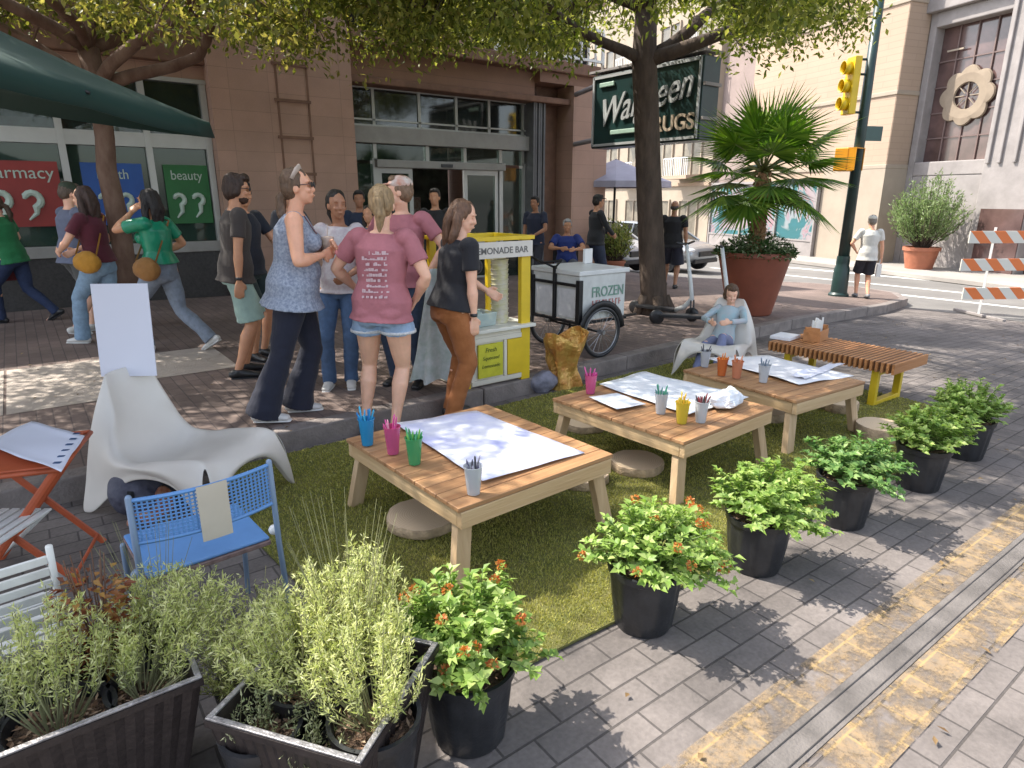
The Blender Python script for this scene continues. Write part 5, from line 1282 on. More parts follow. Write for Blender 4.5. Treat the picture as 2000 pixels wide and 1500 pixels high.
# ---------------------------------------------------------------- traffic signal pole
def signal():
    b=at(1637,578); f=b.x*FH.x+b.y*FH.y; root=empty('traffic_signal',(b.x,b.y,b.z-.01),0,'dark green traffic signal pole with yellow signal heads at the street corner','traffic signal')
    gp=mat('dark_green_pole',(.012,.035,.032),.4,.2,4); 
    mb=MB(); mb.lathe([(.19,0),(.19,.05),(.155,.09),(.145,.55),(.12,.62),(.125,.68),(.12,.8)],20); mb.build('pole_base',gp,root,smooth=True,autos=30)
    mb=MB(); mb.tube([(0,0,.7),(0,0,5.9)],[.105,.075],18); mb.build('pole',gp,root,smooth=True)
    L=-RT  # toward image left
    ang=math.atan2(L.y,L.x)
    ym=mat('signal_yellow',(.68,.46,.01),.45,.06,5); og_=mat('signal_orange',(.62,.26,.01),.45,.06,5)
    o=V((b.x,b.y,b.z-.01)); zc=1.7+(385-185)/1312*f-b.z
    h=empty('signal_head',(L.x*.30,L.y*.30,zc),math.atan2(FH.y,FH.x)+R(98)); h.parent=root; h.scale=(.78,.8,.93); KIDS.setdefault(root.name,[]).append(h)
    mb=MB(); mb.bx(-.09,.09,-.16,.16,-.53,.53); mb.build('housing',ym,h,bevel=.02)
    for k in (-.33,0,.33):
        mb=MB(); T=Matrix.Translation((.09,0,k))@Matrix.Rotation(PI/2,4,'Y'); mb.lathe([(.12,0),(.125,.18)],18,caps=(False,False),T=T); v=mb.build('visor',ym,h,smooth=True); s=v.modifiers.new('s','SOLIDIFY'); s.thickness=.008
        mb=MB(); T=Matrix.Translation((.093,0,k))@Matrix.Rotation(PI/2,4,'Y'); mb.lathe([(.11,0),(.07,.02),(.001,.03)],18,T=T); mb.build('lens',mat('dark_lens%d'%int(k*10+5),(.06,.02,.015) if k>0 else (.02,.05,.03),.2,.1,5),h,smooth=True)
    mb=MB(); 
    for k in (-.45,.45): mb.tube([V((0,0,zc+k)),V((L.x*.25,L.y*.25,zc+k))],.022,8)
    mb.tube([V((0,0,zc+.2)),V((L.x*.2,L.y*.2,zc+.2))],.022,8); mb.build('arm',gp,root,smooth=True)
    zp=1.7+(385-315)/1312*f-b.z; h=empty('walk_signal',(L.x*.24,L.y*.24,zp),math.atan2(-FH.y,-FH.x)+R(42)); h.parent=root; KIDS.setdefault(root.name,[]).append(h)
    mb=MB(); mb.bx(-.12,.14,-.2,.2,-.21,.21); mb.build('housing',og_,h,bevel=.02)
    mb=MB(); mb.bx(.142,.155,-.17,.17,-.18,.18); mb.build('screen',M_['black'],h)
    mb=MB(); mb.bx(.14,.27,-.2,.2,.19,.205); mb.bx(.14,.27,-.2,-.185,-.2,.189); mb.bx(.14,.27,.185,.2,-.2,.189); mb.build('visor',og_,h)
    zs=1.7+(385-268)/1312*f-b.z; mb=MB(); c=RT*.22; 
    T=Matrix.Translation(V((c.x,c.y,zs)))@Matrix.Rotation(math.atan2(RT.y,RT.x)+R(12),4,'Z'); mb.bx(-.2,.2,-.01,.01,-.13,.13,T=T); mb.build('street_name_plate',mat('street_plate',(.03,.07,.06),.4,.1,5),root)
signal()
# ---------------------------------------------------------------- striped barricade
def stripes():
    m,t,b=nt('orange_white_stripes'); N=t.nodes;L=t.links; tc=N.new('ShaderNodeTexCoord'); sx=N.new('ShaderNodeSeparateXYZ'); L.new(tc.outputs['Object'],sx.inputs[0])
    ad=N.new('ShaderNodeMath'); ad.operation='ADD'; L.new(sx.outputs['X'],ad.inputs[0]); L.new(sx.outputs['Z'],ad.inputs[1])
    mu=N.new('ShaderNodeMath'); mu.operation='MULTIPLY'; mu.inputs[1].default_value=2.35; L.new(ad.outputs[0],mu.inputs[0]); fr_=N.new('ShaderNodeMath'); fr_.operation='FRACT'; L.new(mu.outputs[0],fr_.inputs[0])
    gt=N.new('ShaderNodeMath'); gt.operation='GREATER_THAN'; gt.inputs[1].default_value=.5; L.new(fr_.outputs[0],gt.inputs[0])
    mx=N.new('ShaderNodeMix'); mx.data_type='RGBA'; mx.inputs[6].default_value=(.60,.58,.52,1); mx.inputs[7].default_value=(.62,.15,.03,1); L.new(gt.outputs[0],mx.inputs[0]); L.new(mx.outputs[2],b.inputs['Base Color']); b.inputs['Roughness'].default_value=.45; return m
def barricade():
    b=at(1910,618); root=empty('barricade',(b.x,b.y,b.z),AZ-PI/2+R(4),'orange and white striped three board road barricade at the right edge','barricade')
    sm=stripes()
    for z,x0 in ((1.33,-.50),(.85,-.56),(.34,-.42)): 
        mb=MB(); mb.bx(-.0,2.4,-.013,.013,0,.21); o=mb.build('striped_board',sm,root,bevel=.004); o.location=(x0,-.05,z-.02)
    for x in (0.0,1.45):
        mb=MB(); mb.tube([(x,0,0.05),(x,0,1.58)],[(.026,.026)]*2,4); mb.build('post',M_['white'],root)
        mb=MB(); mb.box((x,0,.03),(.06,1.2,.05)); mb.build('foot',M_['greystone'],root,bevel=.01)
barricade()
# ---------------------------------------------------------------- parked cars on the cross street
def car(loc,rz,label,paint):
    root=empty('parked_car',loc,rz,label,'car','cars parked on the cross street')
    st_=[(-2.2,.42,.62,.72),(-2.12,.32,.78,.80),(-1.6,.25,.92,.88),(-.9,.22,.96,.90),(.6,.22,.98,.90),(1.5,.22,.93,.88),(2.05,.28,.86,.80),(2.2,.42,.70,.70)]
    mb=MB(); vs=[];
    for y,z0,z1,w in st_:
        vs+=[(-w*.94,y,z0),(-w,y,z0+.16),(-w*1.0,y,(z0+z1)/2+.05),(-w*.90,y,z1),(0,y,z1+.04),(w*.90,y,z1),(w,y,(z0+z1)/2+.05),(w,y,z0+.16),(w*.94,y,z0)]
    k=9; fs=[(j*k+i,j*k+(i+1)%k,(j+1)*k+(i+1)%k,(j+1)*k+i) for j in range(len(st_)-1) for i in range(k)]+[tuple(range(k)),tuple(reversed(range((len(st_)-1)*k,len(st_)*k)))]
    mb.add(vs,fs); o=mb.build('body',paint,root,smooth=True,autos=35); s=o.modifiers.new('s','SUBSURF'); s.levels=2;s.render_levels=2
    mb=MB(); g=[(-1.35,.9,.80),(-.55,1.40,.62),(.75,1.44,.62),(1.65,.95,.80)]; vs=[]
    for y,z,w in g: vs+=[(-w,y,z),(w,y,z)]
    lo=[(-1.3,.86,.84),(-.5,.9,.85),(.7,.9,.85),(1.7,.9,.84)]
    mb=MB()
    V8=[(-.80,-1.35,.9),(.80,-1.35,.9),(.62,-.55,1.38),(-.62,-.55,1.38),(-.62,.75,1.42),(.62,.75,1.42),(.80,1.65,.93),(-.80,1.65,.93)]
    mb.add(V8,[(0,1,2,3),(4,5,6,7),(0,3,4,7),(1,6,5,2),(0,7,6,1)]); mb.build('windows',M_['darkglass'],root)
    mb=MB(); mb.add([(-.61,-.58,1.385),(.61,-.58,1.385),(.61,.78,1.425),(-.61,.78,1.425),(-.56,-.4,1.43),(.56,-.4,1.43),(.56,.6,1.46),(-.56,.6,1.46)],[(3,2,1,0),(4,5,6,7),(0,1,5,4),(1,2,6,5),(2,3,7,6),(3,0,4,7)])
    for s in (-1,1):
        for a,b_ in (((s*.81,-1.36,.9),(s*.62,-.57,1.39)),((s*.62,.77,1.42),(s*.81,1.66,.93)),((s*.83,.1,.92),(s*.63,.1,1.4))): mb.tube([a,b_],.03,6)
    mb.build('roof',paint,root,smooth=True,autos=40)
    for y in (-1.38,1.36):
        for s in (-1,1):
            w=empty('wheel',(s*.80,y,.32),0); w.parent=root; KIDS.setdefault(root.name,[]).append(w)
            T=Matrix.Rotation(PI/2,4,'Y'); mb=MB(); mb.lathe([(.20,-.1),(.31,-.1),(.325,-.06),(.325,.06),(.31,.1),(.20,.1)],28,T=T); mb.build('tyre',M_['black'],w,smooth=True,autos=40)
            mb=MB(); mb.lathe([(.2,-.09),(.05,-.07),(.05,.07),(.2,.09)],20,T=T); mb.build('rim',M_['alu'],w,smooth=True)
    for s in (-1,1):
        mb=MB(); mb.ell((s*.62,-2.06,.68),(.17,.10,.07)); mb.build('headlight',mat('lamp_lens',(.7,.7,.7),.1,.05,4) if 'lamp_lens' not in bpy.data.materials else bpy.data.materials['lamp_lens'],root,smooth=True)
    mb=MB(); mb.bx(-.42,.42,-2.235,-2.15,.50,.66); mb.bx(-.6,.6,-2.20,-2.1,.30,.42); mb.build('grille',M_['black'],root,bevel=.02)
car((13.75,14.6,slope(13.7)),R(0),'pale silver car parked with its side to the corner, behind the tree trunk',mat('silver_paint',(.50,.52,.55),.25,.04,3,metal=.4,coat=.6))
car((16.3,14.4,slope(16)),R(4),'grey car facing the camera between the man in black and the palm planter',mat('grey_paint',(.33,.35,.37),.25,.04,3,metal=.5,coat=.6))
def far_umbrella():
    c=fr(16.6,16.6*200/1312); root=empty('cafe_umbrella',(c.x,c.y,gz(c.x,c.y)),0,'lavender grey cafe umbrella beyond the store corner','umbrella')
    mb=MB(); n=8; top=2.75; vs=[(0,0,top)]+[(1.35*cos(2*PI*i/n),1.35*sin(2*PI*i/n),2.22) for i in range(n)]+[(1.36*cos(2*PI*i/n),1.36*sin(2*PI*i/n),2.08) for i in range(n)]
    mb.add(vs,[(0,1+i,1+(i+1)%n) for i in range(n)]+[(1+i,1+n+i,1+n+(i+1)%n,1+(i+1)%n) for i in range(n)]); o=mb.build('canopy',mat('lavender_canvas',(.36,.34,.40),.8,.1,3),root); s=o.modifiers.new('s','SOLIDIFY'); s.thickness=.01
    mb=MB(); mb.tube([(0,0,0),(0,0,2.75)],.03,10); mb.build('pole',M_['blackmetal'],root)
far_umbrella()
# ================================================================ people
def ik(a,t,l1,l2,pole):
    a=V(a);t=V(t); d=t-a; L=min(d.length,(l1+l2)*.998); d.normalize(); t=a+d*L
    x=(l1*l1-l2*l2+L*L)/(2*L); h=math.sqrt(max(0,l1*l1-x*x)); p=V(pole); p=(p-d*p.dot(d))
    p=p.normalized() if p.length>1e-5 else V((0,1,0)); return a+d*x+p*h,t
_sk={}
def skin(c,k):
    if k not in _sk:
        m=mat('skin_'+k,c,.5,.07,14,.08,90); b=m.node_tree.nodes['Principled BSDF']; b.inputs['Subsurface Weight'].default_value=.15; b.inputs['Subsurface Radius'].default_value=(.02,.008,.004); b.inputs['Subsurface Scale'].default_value=.3; _sk[k]=m
    return _sk[k]
SK={'fair':(.74,.38,.24),'tan':(.56,.28,.16),'brown':(.38,.18,.10),'light':(.78,.45,.31)}
EYEW=mat('eye_white',(.6,.58,.55),.3,.02,3); EYED=mat('eye_dark',(.02,.013,.01),.3,.1,3); LIP=mat('lip',(.40,.15,.12),.5,.05,3)
def person(loc,face,label,S=1.0,sk='fair',female=False,wide=1.0,lean=0,side=0,feet=None,hands=None,elbow=None,head=(0,0),pelvis=None,
           hair=None,hairc=(.05,.03,.02),top=None,bottom=None,shoes=None,vox=.0085,detail=True,group=None,sit=False,tilt=0.0,hs=1.03):
    """top=(kind,colour/material) bottom=(kind,material) shoes=material ; hands: local targets (x right, y forward, z up) in metres at S=1"""
    root=empty('person',loc,(AZ-R(face))-PI/2,label,'person',group); root.scale=(S,S,S)
    skm=skin(SK[sk],sk); wf=wide
    sw=(.165 if female else .188)*(.5+.5*wf); hw=.092*(.5+.5*wf)
    feet=feet or ((-.10,0,0),(.10,0,0)); 
    pz=pelvis or .945
    Pv=V((side,0,pz)); 
    ra=root.rotation_euler.z; rl=V((RT.x*cos(ra)+RT.y*sin(ra),-RT.x*sin(ra)+RT.y*cos(ra),0))*math.tan(R(tilt)); Pv=Pv+rl*pz
    ls=R(lean); up=(V((0,sin(ls),cos(ls)))+rl).normalized(); fwd=V((0,cos(ls),-sin(ls)))
    def tp(x,y,z): return Pv+V((x,0,0))+up*z+fwd*y
    Rsh,Lsh=tp(sw,0,.475),tp(-sw,0,.475); neck=tp(0,-.005,.53); 
    hy,hp=R(head[0]),R(head[1]); hc=tp(0,.02,.53)+V((0,.012,.155)); HM=(Matrix.Rotation(-hy,3,'Z')@Matrix.Rotation(-hp,3,'X'))*hs
    def H(x,y,z): return hc+HM@V((x,y,z))
    body=MB()
    # torso
    fy=1.0; tw=[( -.11,.118,.088),(-.04,.158*wf,.108*wf),(.05,.163*wf,.112*wf),(.18,(.128 if female else .142)*wf,.098*wf),(.30,(.142 if female else .158)*wf,.108*wf),(.40,(.150 if female else .170)*wf,.108*wf),(.47,.125,.085),(.515,.07,.062)]
    body.tube([tp(0,0,z) for z,_,_ in tw],[(a,b) for _,a,b in tw],22,side=(1,0,0))
    if female:
        for s in (-1,1): body.ell(tp(s*.07*wf,.095*wf,.33),(.062*wf,.055*wf,.062),0)
    if wf>1.08: body.ell(tp(0,.045,.12),(.135*wf,.11*wf,.13),0)
    body.tube([tp(0,-.01,.47),tp(0,.0,.54),H(0,-.015,-.06)],[.060,.052,.054],14)
    # head
    body.ell(H(0,-.008,.022),(.0745,.093,.094),0,18,14,rot=HM); body.ell(H(0,.022,-.048),(.056,.064,.066),0,16,12,rot=HM)
    if detail:
        body.ell(H(0,.056,-.094),(.024,.022,.018),0,rot=HM); body.tube([H(0,.080,.012),H(0,.092,-.016),H(0,.096,-.029)],[.009,.0115,.0135],8,rnd=True)
        for s in (-1,1):
            body.ell(H(s*.073,-.002,-.012),(.010,.019,.031),0,rot=HM); body.ell(H(s*.033,.07,-.028),(.022,.018,.018),0,rot=HM); body.ell(H(s*.03,.079,.027),(.024,.012,.009),0,rot=HM)
        body.ell(H(0,.084,-.060),(.022,.011,.0055),0,rot=HM); body.ell(H(0,.082,-.069),(.019,.011,.006),0,rot=HM)
    res={}
    arms=[];el=elbow or ((-1,-.6,-.2),(1,-.6,-.2))
    hands=hands or ((-.25,.02,.80),(.25,.02,.80))
    for k,(sh_,ht,pl) in enumerate(((Lsh,hands[0],el[0]),(Rsh,hands[1],el[1]))):
        s=-1 if k==0 else 1
        E_,W_r=ik(sh_,ht,.29,.255,pl); arms.append((sh_,E_,W_r))
        body.ell(sh_-V((s*.012,0,.008)),(.054*wf,.054*wf,.056),0)
        body.tube([sh_,sh_.lerp(E_,.35),sh_.lerp(E_,.85),E_],[.050*wf,.046*wf,.037*wf,.036],12,rnd=True)
        body.tube([E_,E_.lerp(W_r,.28),E_.lerp(W_r,.75),W_r],[.036,.0395*wf,.029,(.027,.021)],12,rnd=True)
        d=(W_r-E_).normalized(); pn=d.cross(V((0,1,0) if abs(d.y)<.8 else V((0,0,1)))).normalized()
        # palm: u = across the hand, pn = back of hand direction
        inward=V((-s,0,0)); pn=(inward-d*inward.dot(d)); pn=pn.normalized() if pn.length>.2 else V((0,0,-1)); u=d.cross(pn).normalized()
        pm=W_r+d*.045; body.tube([W_r,W_r+d*.03,W_r+d*.085],[(.024,.020),(.036,.015),(.040,.013)],12,side=u,rnd=True)
        curl=.5 if ht[2]<.95 else 1.0
        tsgn=1 if u.y>0 else -1
        for i in range(4):
            o=(-.03+.02*i)*1.08*tsgn; L=(.062,.072,.068,.054)[3-i]; b0=W_r+d*.082+u*o; q1=b0+d*L*.5+pn*L*.12*curl; q2=q1+(d*.75+pn*.7*curl).normalized()*L*.32; q3=q2+(d*.4+pn*.95*curl).normalized()*L*.28
            body.tube([b0-d*.015,b0,q1,q2,q3],[.0105,.0100,.0095,.0088,.0075],8,rnd=True)
        t0=W_r+d*.02+u*.026*tsgn; t1=t0+(d*.6+u*.75*tsgn+pn*.25).normalized()*.034; t2=t1+(d*.9+u*.1*tsgn+pn*.3).normalized()*.03; body.tube([t0,t1,t2],[.014,.0115,.0085],8,rnd=True)
        res['LR'[k]]=(W_r+d*.07+pn*.03); res['LRw'[k]+'w']=(W_r,d)
    legs=[]
    for k,ft in enumerate(feet):
        s=-1 if k==0 else 1; hip=Pv+V((s*hw,0,-.02)); yaw=R(ft[3]) if len(ft)>3 else R(s*8); fd=V((sin(yaw),cos(yaw),0)); pitch=ft[4] if len(ft)>4 else 0
        ank=V((ft[0],ft[1],ft[2]+.085)); pole=fd if not sit else V((0,.3,1))
        Kn,A_=ik(hip,ank,.445,.43,pole); legs.append((hip,Kn,A_,fd,pitch))
        body.tube([hip+V((0,0,.03)),hip.lerp(Kn,.3),hip.lerp(Kn,.75),Kn],[.092*wf,.084*wf,.063*wf,.054],16,rnd=True)
        bk=(-fd)*.010
        body.tube([Kn,Kn.lerp(A_,.3)+bk,Kn.lerp(A_,.7),A_],[.052,.056*(.4+.6*wf),.040,.034],14,rnd=True)
        fpz=V((0,0,-.05)); e=fd*cos(pitch)+V((0,0,-sin(pitch)))
        heel=A_-e*.045+V((0,0,-.045)); toe=A_+e*.155+V((0,0,-.062)); body.tube([heel,A_+V((0,0,-.035)),A_+e*.07+V((0,0,-.05)),toe],[.030,(.036,.036),(.042,.026),(.036,.016)],12,side=e.cross(V((0,0,1))),rnd=True)
    me=remeshed(body,vox,3,.4)
    # paint eyes and lips as further closed bits of the same mesh
    bm=bmesh.new(); bm.from_mesh(me)
    def addbit(c,r,mi):
        t=MB(); t.ell(c,r,0,10,7,rot=HM); vs=[bm.verts.new(p) for p in t.v]
        for f in t.f:
            q=bm.faces.new([vs[i] for i in f]); q.material_index=mi; q.smooth=True
    if detail:
        for s in (-1,1):
            addbit(H(s*.030,.0765,.006),(.0135,.0085,.0065),1); addbit(H(s*.030,.0838,.006),(.0055,.003,.0058),2); addbit(H(s*.031,.0875,.0285),(.0195,.004,.0032),2)
        addbit(H(0,.0925,-.0625),(.021,.0045,.006),3)
    bm.to_mesh(me); bm.free(); me.polygons.foreach_set('use_smooth',[True]*len(me.polygons))
    mesh_obj('body',me,[skm,EYEW,EYED,LIP],root)
    # ---- clothing
    def tube_along(mb,arm,frac,r0,r1,ext=0):
        a,b,c=arm; L1=(b-a).length; L2=(c-b).length; L=frac*(L1+L2); pts=[a]; 
        if L<=L1: pts+= [a.lerp(b,L/L1*.5),a.lerp(b,L/L1)]
        else: pts+=[a.lerp(b,.5),b,b.lerp(c,(L-L1)/L2)]
        n=len(pts); mb.tube(pts,[r0+(r1-r0)*i/(n-1) for i in range(n)],16)
    if top:
        kind,tm=top[0],top[1]; hem=top[2] if len(top)>2 else -.06; mb=MB(); o=.016
        prof=[(hem,.180*wf+.026,.134*wf+.030)]+[(z,a+o+(.012 if z<.1 else 0),b+o+(.016 if z<.1 else 0)) for z,a,b in tw if z>hem+.03 and z<.45]+[(.475,.132,.094),(.505,.088,.074)]
        if len(top)>3: prof=[(z,a*(1+top[3]*max(0,(.3-z))),b*(1+top[3]*max(0,(.3-z)))) for z,a,b in prof]
        mb.tube([tp(0,0,z) for z,_,_ in prof],[(a,b) for _,a,b in prof],26,side=(1,0,0))
        if female:
            for s in (-1,1): mb.ell(tp(s*.07*wf,.100*wf,.325),(.068*wf,.062*wf,.068),0)
        if female and hem<-.05:
            for s in (-1,1): mb.ell(Pv+V((s*.07,-.062,-.035)),(.094*wf,.088*wf,.075),0)
        if wf>1.08: mb.ell(tp(0,.045,.12),(.14*wf,.125*wf,.14),0)
        if kind in('tee','jacket','crop'):
            for k,a in enumerate(arms):
                s=-1 if k==0 else 1
                mb.ell(a[0]-V((s*.015,0,.006)),(.058*wf+.013,.058*wf+.012,.071),0); tube_along(mb,a,.34 if kind!='jacket' else .96,.058*wf,.061*wf if kind!='jacket' else .040)
        elif kind=='vest':
            for k,a in enumerate(arms): s=-1 if k==0 else 1; mb.ell(a[0]-V((s*.045,0,-.004)),(.05,.060,.055),0)
        me=remeshed(mb,vox,3,.5,(.006,7,7,5)); mesh_obj({'tee':'t_shirt','jacket':'jacket','vest':'blouse','crop':'blouse'}[kind],me,tm,root)
    if bottom:
        kind,bmn=bottom[0],bottom[1]; mb=MB(); hm_=(top[2] if top and len(top)>2 else -.06); wz=min(.10,hm_+.05)
        zz=[z for z in (.10,.05,-.04) if z<=wz+.001]; zz=([wz] if wz not in zz else [])+zz+[-.12]
        mb.tube([tp(0,0,z) for z in zz],[(float(np.interp(z,[-.12,-.04,.05,.1],[.150*wf,.170*wf+.006,.166*wf+.006,.142*wf+.006])),float(np.interp(z,[-.12,-.04,.05,.1],[.112*wf,.122*wf+.006,.118*wf+.006,.106*wf+.006]))) for z in zz],24,side=(1,0,0))
        if female: 
            for s in (-1,1): mb.ell(Pv+V((s*.07,-.054,-.065)),(.080*wf,.076*wf,.082),0)
        for (hip,Kn,A_,fd,_) in legs:
            if kind=='shorts':
                e=hip.lerp(Kn,bottom[2] if len(bottom)>2 else .85); mb.tube([hip+V((0,0,-.03)),hip.lerp(e,.4),e],[.094*wf,.100*wf,(bottom[3] if len(bottom)>3 else .10)*wf],20)
            else:
                fl=bottom[2] if len(bottom)>2 else .062; end=A_+V((0,0,-.035)) 
                mb.tube([hip+V((0,0,-.03)),hip.lerp(Kn,.3),hip.lerp(Kn,.8),Kn,Kn.lerp(A_,.35),Kn.lerp(A_,.7),end],[.097*wf,.096*wf,.074*wf,.068*wf,.066+.35*(fl-.062),.058+.7*(fl-.062),fl],20)
        me=remeshed(mb,vox,3,.5,(.007,6,6,9)); mesh_obj({'shorts':'shorts','pants':'trousers'}[kind],me,bmn,root)
    if shoes:
        for (hip,Kn,A_,fd,pitch) in legs:
            e=fd*cos(pitch)+V((0,0,-sin(pitch))); sd_=e.cross(V((0,0,1))).normalized(); un=sd_.cross(e).normalized()
            if un.z<0: un=-un
            f0=A_-V((0,0,.085)) if pitch==0 else A_-un*.085
            mb=MB(); mb.tube([A_-e*.055-un*.045,A_-un*.03,A_+e*.07-un*.045,A_+e*.165-un*.058],[(.037,.037),(.043,.044),(.046,.034),(.040,.022)],14,side=sd_,rnd=True)
            mb.tube([A_+V((0,0,0)),A_-un*.03],[.042,.043],12)
            me=remeshed(mb,.008,2,.5); so=mesh_obj('shoe',me,shoes,root)
            mb=MB(); mb.tube([A_-e*.062-un*.078,A_+e*.05-un*.078,A_+e*.185-un*.078],[(.036,.008),(.044,.008),(.036,.008)],14,side=sd_,rnd=True); mb.build('sole',M_['white'] if shoes.name.startswith('white') else M_['black'],so,smooth=True)
    # ---- hair
    if hair:
        mb=MB()
        def E3(c,r): mb.ell(H(*c),r,0,16,12,rot=HM)
        if hair!='bald':
            E3((0,-.020,.046),(.081,.092,.082)); E3((0,-.045,.0),(.080,.072,.085))
            for s in (-1,1): E3((s*.060,-.012,.022),(.022,.050,.055))
        if hair=='short': E3((0,.045,.088),(.06,.04,.03))
        if hair=='messy':
            E3((0,.045,.09),(.066,.05,.038)); E3((0,-.05,-.03),(.085,.06,.07)); 
            for s in (-1,1): E3((s*.07,-.02,-.01),(.026,.05,.06))
        if hair in('long','long_straight'):
            for s in (-1,1):
                mb.tube([H(s*.055,-.02,.05),H(s*.085,-.025,-.03),H(s*.09,-.03,-.14),H(s*.08,-.05,-.24 if hair=='long' else -.22)],[.035,.036,.038,.02],10,rnd=True)
            mb.tube([H(0,-.07,.04),H(0,-.10,-.06),H(0,-.095,-.18),H(0,-.085,-.27)],[(.075,.045),(.088,.045),(.082,.036),(.05,.018)],14,side=HM@V((1,0,0)),rnd=True)
        if hair=='ponytail':
            E3((0,-.105,.05),(.035,.035,.035)); mb.tube([H(0,-.10,.055),H(.0,-.145,.02),H(.01,-.145,-.07),H(.0,-.12,-.17)],[.024,.034,.036,.012],10,rnd=True)
        if hair=='lowpony': mb.tube([H(0,-.08,-.02),H(.02,-.125,-.06),H(.035,-.13,-.16),H(.03,-.11,-.25)],[.035,.035,.034,.012],10,rnd=True)
        if hair=='bun': E3((0,-.10,.055),(.045,.042,.042))
        if hair=='bald': E3((0,-.035,-.01),(.080,.070,.055))
        me=remeshed(mb,.0075,2,.4,(.010,26,26,9) if hair not in('bald','short') else (.004,40,40,20))
        mesh_obj('hair',me,mat('hair_%d'%len(bpy.data.materials),hairc,.55,.35,60,.5,120,stretch=(1,1,.25)),root)
    res['root']=root; res['H']=H; res['HM']=HM; res['legs']=legs; res['arms']=arms; res['tp']=tp
    def world(p): 
        a=root.rotation_euler.z; return V((loc[0]+S*(p.x*cos(a)-p.y*sin(a)),loc[1]+S*(p.x*sin(a)+p.y*cos(a)),loc[2]+S*p.z))
    res['w']=world; return res
def child_mesh(root,name,mb,m,**k): return mb.build(name,m,root,smooth=True,**k)
def fab(n,c,v=.1,s=12,c2=None,b=.15): return mat(n,c,.85,v,s,b,70,col2=c2,sheen=.1)
def denim(n,c): return mat(n,c,.85,.18,20,.2,120,col2=[x*1.35 for x in c])
WALK=lambda s:((-.09,s,.0,-5),(.09,-s,.03,5))
FX={'white':mat('white_shoe',(.62,.60,.57),.5,.08,8),'black':mat('black_shoe',(.02,.02,.022),.4,.2,8),'grey':mat('grey_shoe',(.20,.20,.21),.5,.1,8)}
def cap(r,col,name='cap'):
    mb=MB(); H=r['H']; mb.ell(H(0,-.014,.058),(.084,.098,.068),0,18,12,rot=r['HM']); mb.tube([H(0,.07,.05),H(0,.12,.045),H(0,.15,.036)],[(.06,.012),(.058,.007),(.035,.005)],12,side=r['HM']@V((1,0,0)),rnd=True)
    me=remeshed(mb,.008,2,.5); mesh_obj(name,me,col,r['root'])
def glasses(r,m=None):
    mb=MB(); H=r['H']
    for s in (-1,1): mb.ell(H(s*.032,.097,.005),(.026,.006,.019),0,rot=r['HM']); mb.tube([H(s*.058,.09,.01),H(s*.078,.0,.008)],.003,6)
    mb.tube([H(-.01,.1,.01),H(.01,.1,.01)],.003,6); child_mesh(r['root'],'sunglasses',mb,m or M_['black'])
def watch(r,k):
    W,d=r['LR'[k]+'w']
    mb=MB(); mb.tube([W-d*.035,W-d*.01],[(.032,.027)]*2,14); child_mesh(r['root'],'watch',mb,M_['black'])
# 1 brown tee man
p=at(474,733)
a=person(p,60,'man in a dark brown t-shirt and mint green shorts standing near the pillar',1.0,'tan',hair='messy',hairc=(.035,.017,.010),head=(10,5),wide=1.03,tilt=3,lean=3,
   feet=((-.10,.05,0,-8),(.10,-.04,0,12)),hands=((-.27,.06,.80),(.26,.02,.78)),top=('tee',fab('dark_brown_cotton',(.052,.042,.038)),-.09),bottom=('shorts',fab('mint_cotton',(.30,.42,.37),.1,9),.92,.115),shoes=FX['black'])
glasses(a); watch(a,0); watch(a,1)
mb=MB(); H=a['H']; mb.ell(H(0,.036,-.080),(.056,.052,.040),0,rot=a['HM']); 
me=remeshed(mb,.008,1,.4,(.004,60,60,60)); mesh_obj('beard',me,mat('beard_brown',(.05,.022,.012),.8,.3,40),a['root'])
# 2 tall woman, sleeveless blouse
p=at(574,812,0,.14)
flor=mat('speckled_blouse',(.36,.40,.48),.8,.1,55,.1,60,col2=(.17,.20,.27),detail=2)
t=person(p,75,'tall woman in a sleeveless patterned blouse and navy flared trousers holding a drink cup',1.0,'fair',female=True,wide=1.16,hair='lowpony',hairc=(.12,.07,.04),head=(12,-6),tilt=5,lean=2,
   feet=((-.10,.02,0,0),(.12,-.20,0,10)),hands=((-.02,.34,1.22),(.13,.30,1.18)),elbow=((-1,-.2,-1),(1,-.4,-1)),top=('vest',flor,-.12,.5),bottom=('pants',fab('navy_cotton',(.012,.014,.03)),.125),shoes=FX['white'],vox=.0075)
hb=MB(); H=t['H']; hb.tube([H(-.082,-.01,.05),H(-.06,.02,.1),H(0,.03,.122),H(.06,.02,.1),H(.082,-.01,.05)],[(.012,.022)]*5,10,side=t['HM']@V((0,1,0))); child_mesh(t['root'],'headband',hb,mat('beige_headband',(.45,.36,.30),.7,.1,20))
glasses(t)
cp=t['w'](t['R']+V((-.05,.02,.02))); mb=MB(); mb.lathe([(.032,0),(.042,.13),(.045,.135),(.044,.15),(.01,.155)],22); mb.tube([(0,0,.14),(.01,.01,.24)],.004,6); mb.build('drink_cup',cupmat('lidded_cup',(.60,.52,.46)),None,smooth=True,autos=40,loc=cp-V((0,0,.06)),label='lidded iced drink cup held by the woman in the sleeveless blouse',cat='cup')
mb=MB(); tp_=t['tp']; mb.tube([tp_(-.06,.06,.50),tp_(-.05,.165,.35),tp_(0,.20,.2),tp_(.05,.165,.35),tp_(.06,.06,.50)],[(.007,.003)]*5,6); child_mesh(t['root'],'lanyard',mb,fab('red_black_lanyard',(.30,.06,.05),.5,90,(.04,.04,.04)))
